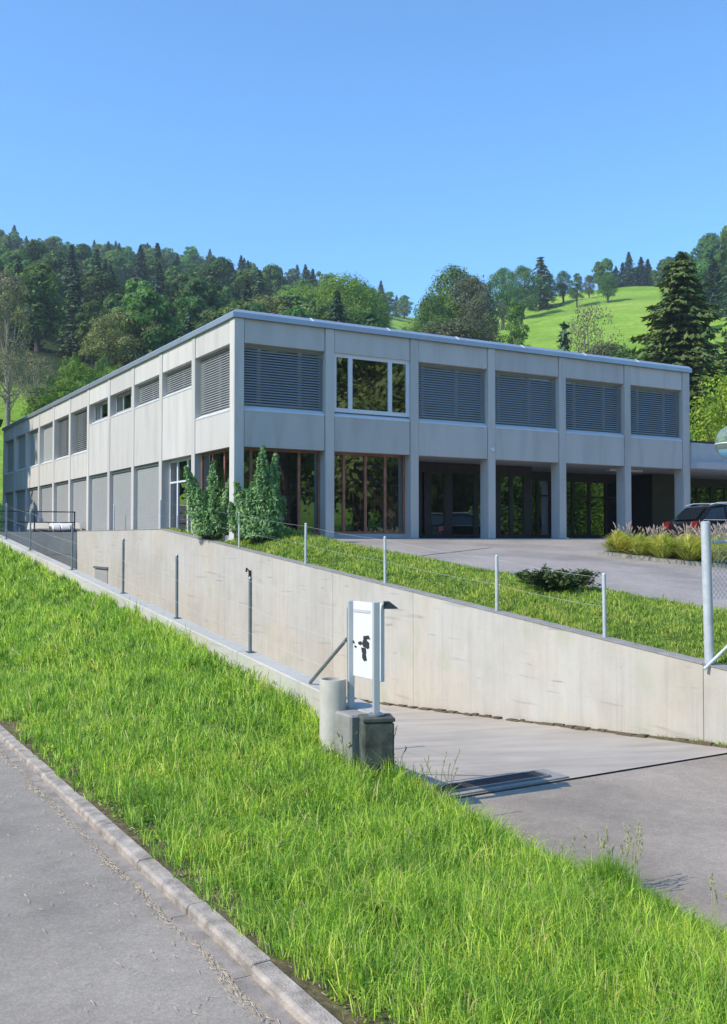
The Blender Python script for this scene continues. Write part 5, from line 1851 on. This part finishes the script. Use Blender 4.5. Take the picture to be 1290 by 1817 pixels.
me = np_mesh('straw_litter', V.reshape(-1, 3), np.arange(n * 4), [4] * n, M['straw'])
tag(link('straw_litter', me), 'dry straw and cut grass lying along the kerb', 'litter', kind='stuff')
# ------------------------------------------------------------------ parked car
def build_car(x, y, z, ang):
    t = thing('parked_car', 'black estate car parked behind the planting bed at the right edge', 'car', (x, y, z))
    F_ = Vector((math.cos(ang), math.sin(ang), 0)); S_ = Vector((-math.sin(ang), math.cos(ang), 0))
    O = Vector((x, y, z))
    def pt(a, s, h): return O + F_ * a + S_ * s + Vector((0, 0, h))
    body = [(-2.25, 0.35), (-2.3, 0.62), (-2.24, 0.92), (-2.1, 1.0), (0.95, 0.98), (1.95, 0.82), (2.25, 0.62), (2.28, 0.35), (1.9, 0.24), (-1.9, 0.24)]
    b = MB()
    w = 0.9
    n = len(body)
    rings = [(-w, 0.94), (-w * 0.985, 1.0), (0, 1.0), (w * 0.985, 1.0), (w, 0.94)]
    vs_ = []
    for s_, k in rings:
        for a, h in body: vs_.append(pt(a * (0.985 if k < 1 else 1), s_, 0.62 + (h - 0.62) * k))
    fs = [tuple(range(n)), tuple(range(4 * n, 5 * n))]
    for r_ in range(4):
        for i in range(n):
            j = (i + 1) % n
            fs.append((r_ * n + i, r_ * n + j, (r_ + 1) * n + j, (r_ + 1) * n + i))
    b.add(vs_, fs); b.build('body', M['carpaint'], t, bevel=0.03)
    roof = [(-2.08, 0.99), (-1.62, 1.44), (-1.2, 1.52), (-0.2, 1.54), (0.35, 1.46), (1.1, 0.99)]
    b = MB()
    lo = [pt(a, -0.80 + (0.14 if h > 1.2 else 0), h) for a, h in roof]; hi = [pt(a, 0.80 - (0.14 if h > 1.2 else 0), h) for a, h in roof]
    n = len(roof)
    b.add(lo + hi, [tuple(range(n)), tuple(range(n, 2 * n))] + [(i, (i + 1) % n, n + (i + 1) % n, n + i) for i in range(n)])
    b.build('cabin', M['carpaint'], t, bevel=0.03)
    for sd in (-1, 1):
        for poly in ([(-1.92, 1.04), (-1.58, 1.38), (-1.12, 1.44), (-1.12, 1.04)], [(-1.05, 1.04), (-1.05, 1.45), (-0.2, 1.47), (-0.2, 1.04)], [(-0.13, 1.04), (-0.13, 1.46), (0.32, 1.39), (0.9, 1.04)]):
            b = MB()
            def off(h): return sd * (0.80 - 0.14 * (h - 0.99) / 0.45 + 0.012)
            b.prism([pt(a, off(h), h) for a, h in poly], 0, S_ * sd * 0.006)
            b.build('side_window', M['carglass'], t)
        b = MB(); b.path([pt(a, sd * 0.64, h) for a, h in ((-1.6, 1.50), (-1.3, 1.57), (-0.2, 1.595), (0.2, 1.54))], [0.018] * 4, 6); b.build('roof_rail', M['clip'], t)
        b = MB(); b.path([pt(a, sd * 0.815, 1.02) for a in (-1.95, 0.95)], [0.012] * 2, 5); b.build('window_trim', M['clip'], t)
        b = MB(); c = pt(-2.2, sd * 0.76, 0.86); b.hexa([pt(a, s_, h) for a, s_, h in ((-2.30, sd * .60, .74), (-2.30, sd * .905, .76), (-1.98, sd * .912, .80), (-1.98, sd * .6, .80), (-2.24, sd * .60, .98), (-2.22, sd * .895, .98), (-1.95, sd * .905, .97), (-1.95, sd * .6, .98))])
        b.build('tail_light', M['red'], t)
        for a in (-1.4, 1.4):
            b = MB(); b.tube(pt(a, sd * 0.72, 0.33), pt(a, sd * 0.93, 0.33), 0.33, 0.33, 24); wo_ = b.build('wheel', M['tyre'], t, smooth=True)
            b = MB(); b.tube(pt(a, sd * 0.90, 0.33), pt(a, sd * 0.94, 0.33), 0.21, 0.2, 16); b.build('rim', M['clip'], wo_)
    b = MB(); b.prism([pt(-2.09, -.62, 1.03), pt(-2.09, .62, 1.03), pt(-1.68, .54, 1.41), pt(-1.68, -.54, 1.41)], 0, (-F_ + Vector((0, 0, 1))).normalized() * 0.02); b.build('rear_window', M['carglass'], t)


ca_ = math.atan2(DR.y, DR.x)
cp = at(1207, 918, 31.5)
cc_ = Vector((cp.x, cp.y, 0)) + Vector((math.cos(ca_ - 0.25), math.sin(ca_ - 0.25), 0)) * 2.25
build_car(cc_.x, cc_.y, zp_xy(cc_.x, cc_.y), ca_ - 0.25)

# globe street lamp
gc = at(1303, 785, 20)
gl_ = thing('globe_lamp', 'street lamp with a greenish glass globe at the right edge', 'street lamp', (gc.x, gc.y, zp_xy(gc.x, gc.y)))
b = MB()
N_ = 20
b.lathe((gc.x, gc.y, gc.z), [(0.36 * math.sin(PI * (i + 0.4) / (N_ + 0.4)), -0.36 * math.cos(PI * (i + 0.4) / (N_ + 0.4))) for i in range(N_)] + [(0.01, 0.36)], 32)
b.build('globe', M['globe'], gl_, smooth=True)
b = MB(); b.lathe((gc.x, gc.y, gc.z), [(0.365, -0.045), (0.372, -0.03), (0.365, -0.015)], 32); b.build('seam_ring', M['zinc'], gl_)
b = MB(); b.tube((gc.x, gc.y, zp_xy(gc.x, gc.y)), (gc.x, gc.y, gc.z - 0.36), 0.05, 0.04, 12); b.tube((gc.x, gc.y, gc.z - 0.36), (gc.x, gc.y, gc.z - 0.2), 0.09, 0.05, 12)
b.build('pole', M['greyp'], gl_, smooth=True)
print('objects', len(bpy.data.objects))
# ------------------------------------------------------------------ haze
hz = MB(); hz.xbox(-1300, 1300, -1300, 1300, -9, 175)
hm = bpy.data.materials.new('haze_air'); hm.use_nodes = True
hn = hm.node_tree; hn.nodes.clear()
pv_ = hn.nodes.new('ShaderNodeVolumePrincipled'); pv_.inputs['Color'].default_value = (0.85, 0.92, 1.0, 1)
pv_.inputs['Density'].default_value = 0.00038
pv_.inputs['Anisotropy'].default_value = 0.2
ho = hn.nodes.new('ShaderNodeOutputMaterial'); hn.links.new(pv_.outputs[0], ho.inputs['Volume'])
tag(hz.build('haze', hm), 'thin blue summer haze filling the valley', 'haze', kind='stuff')
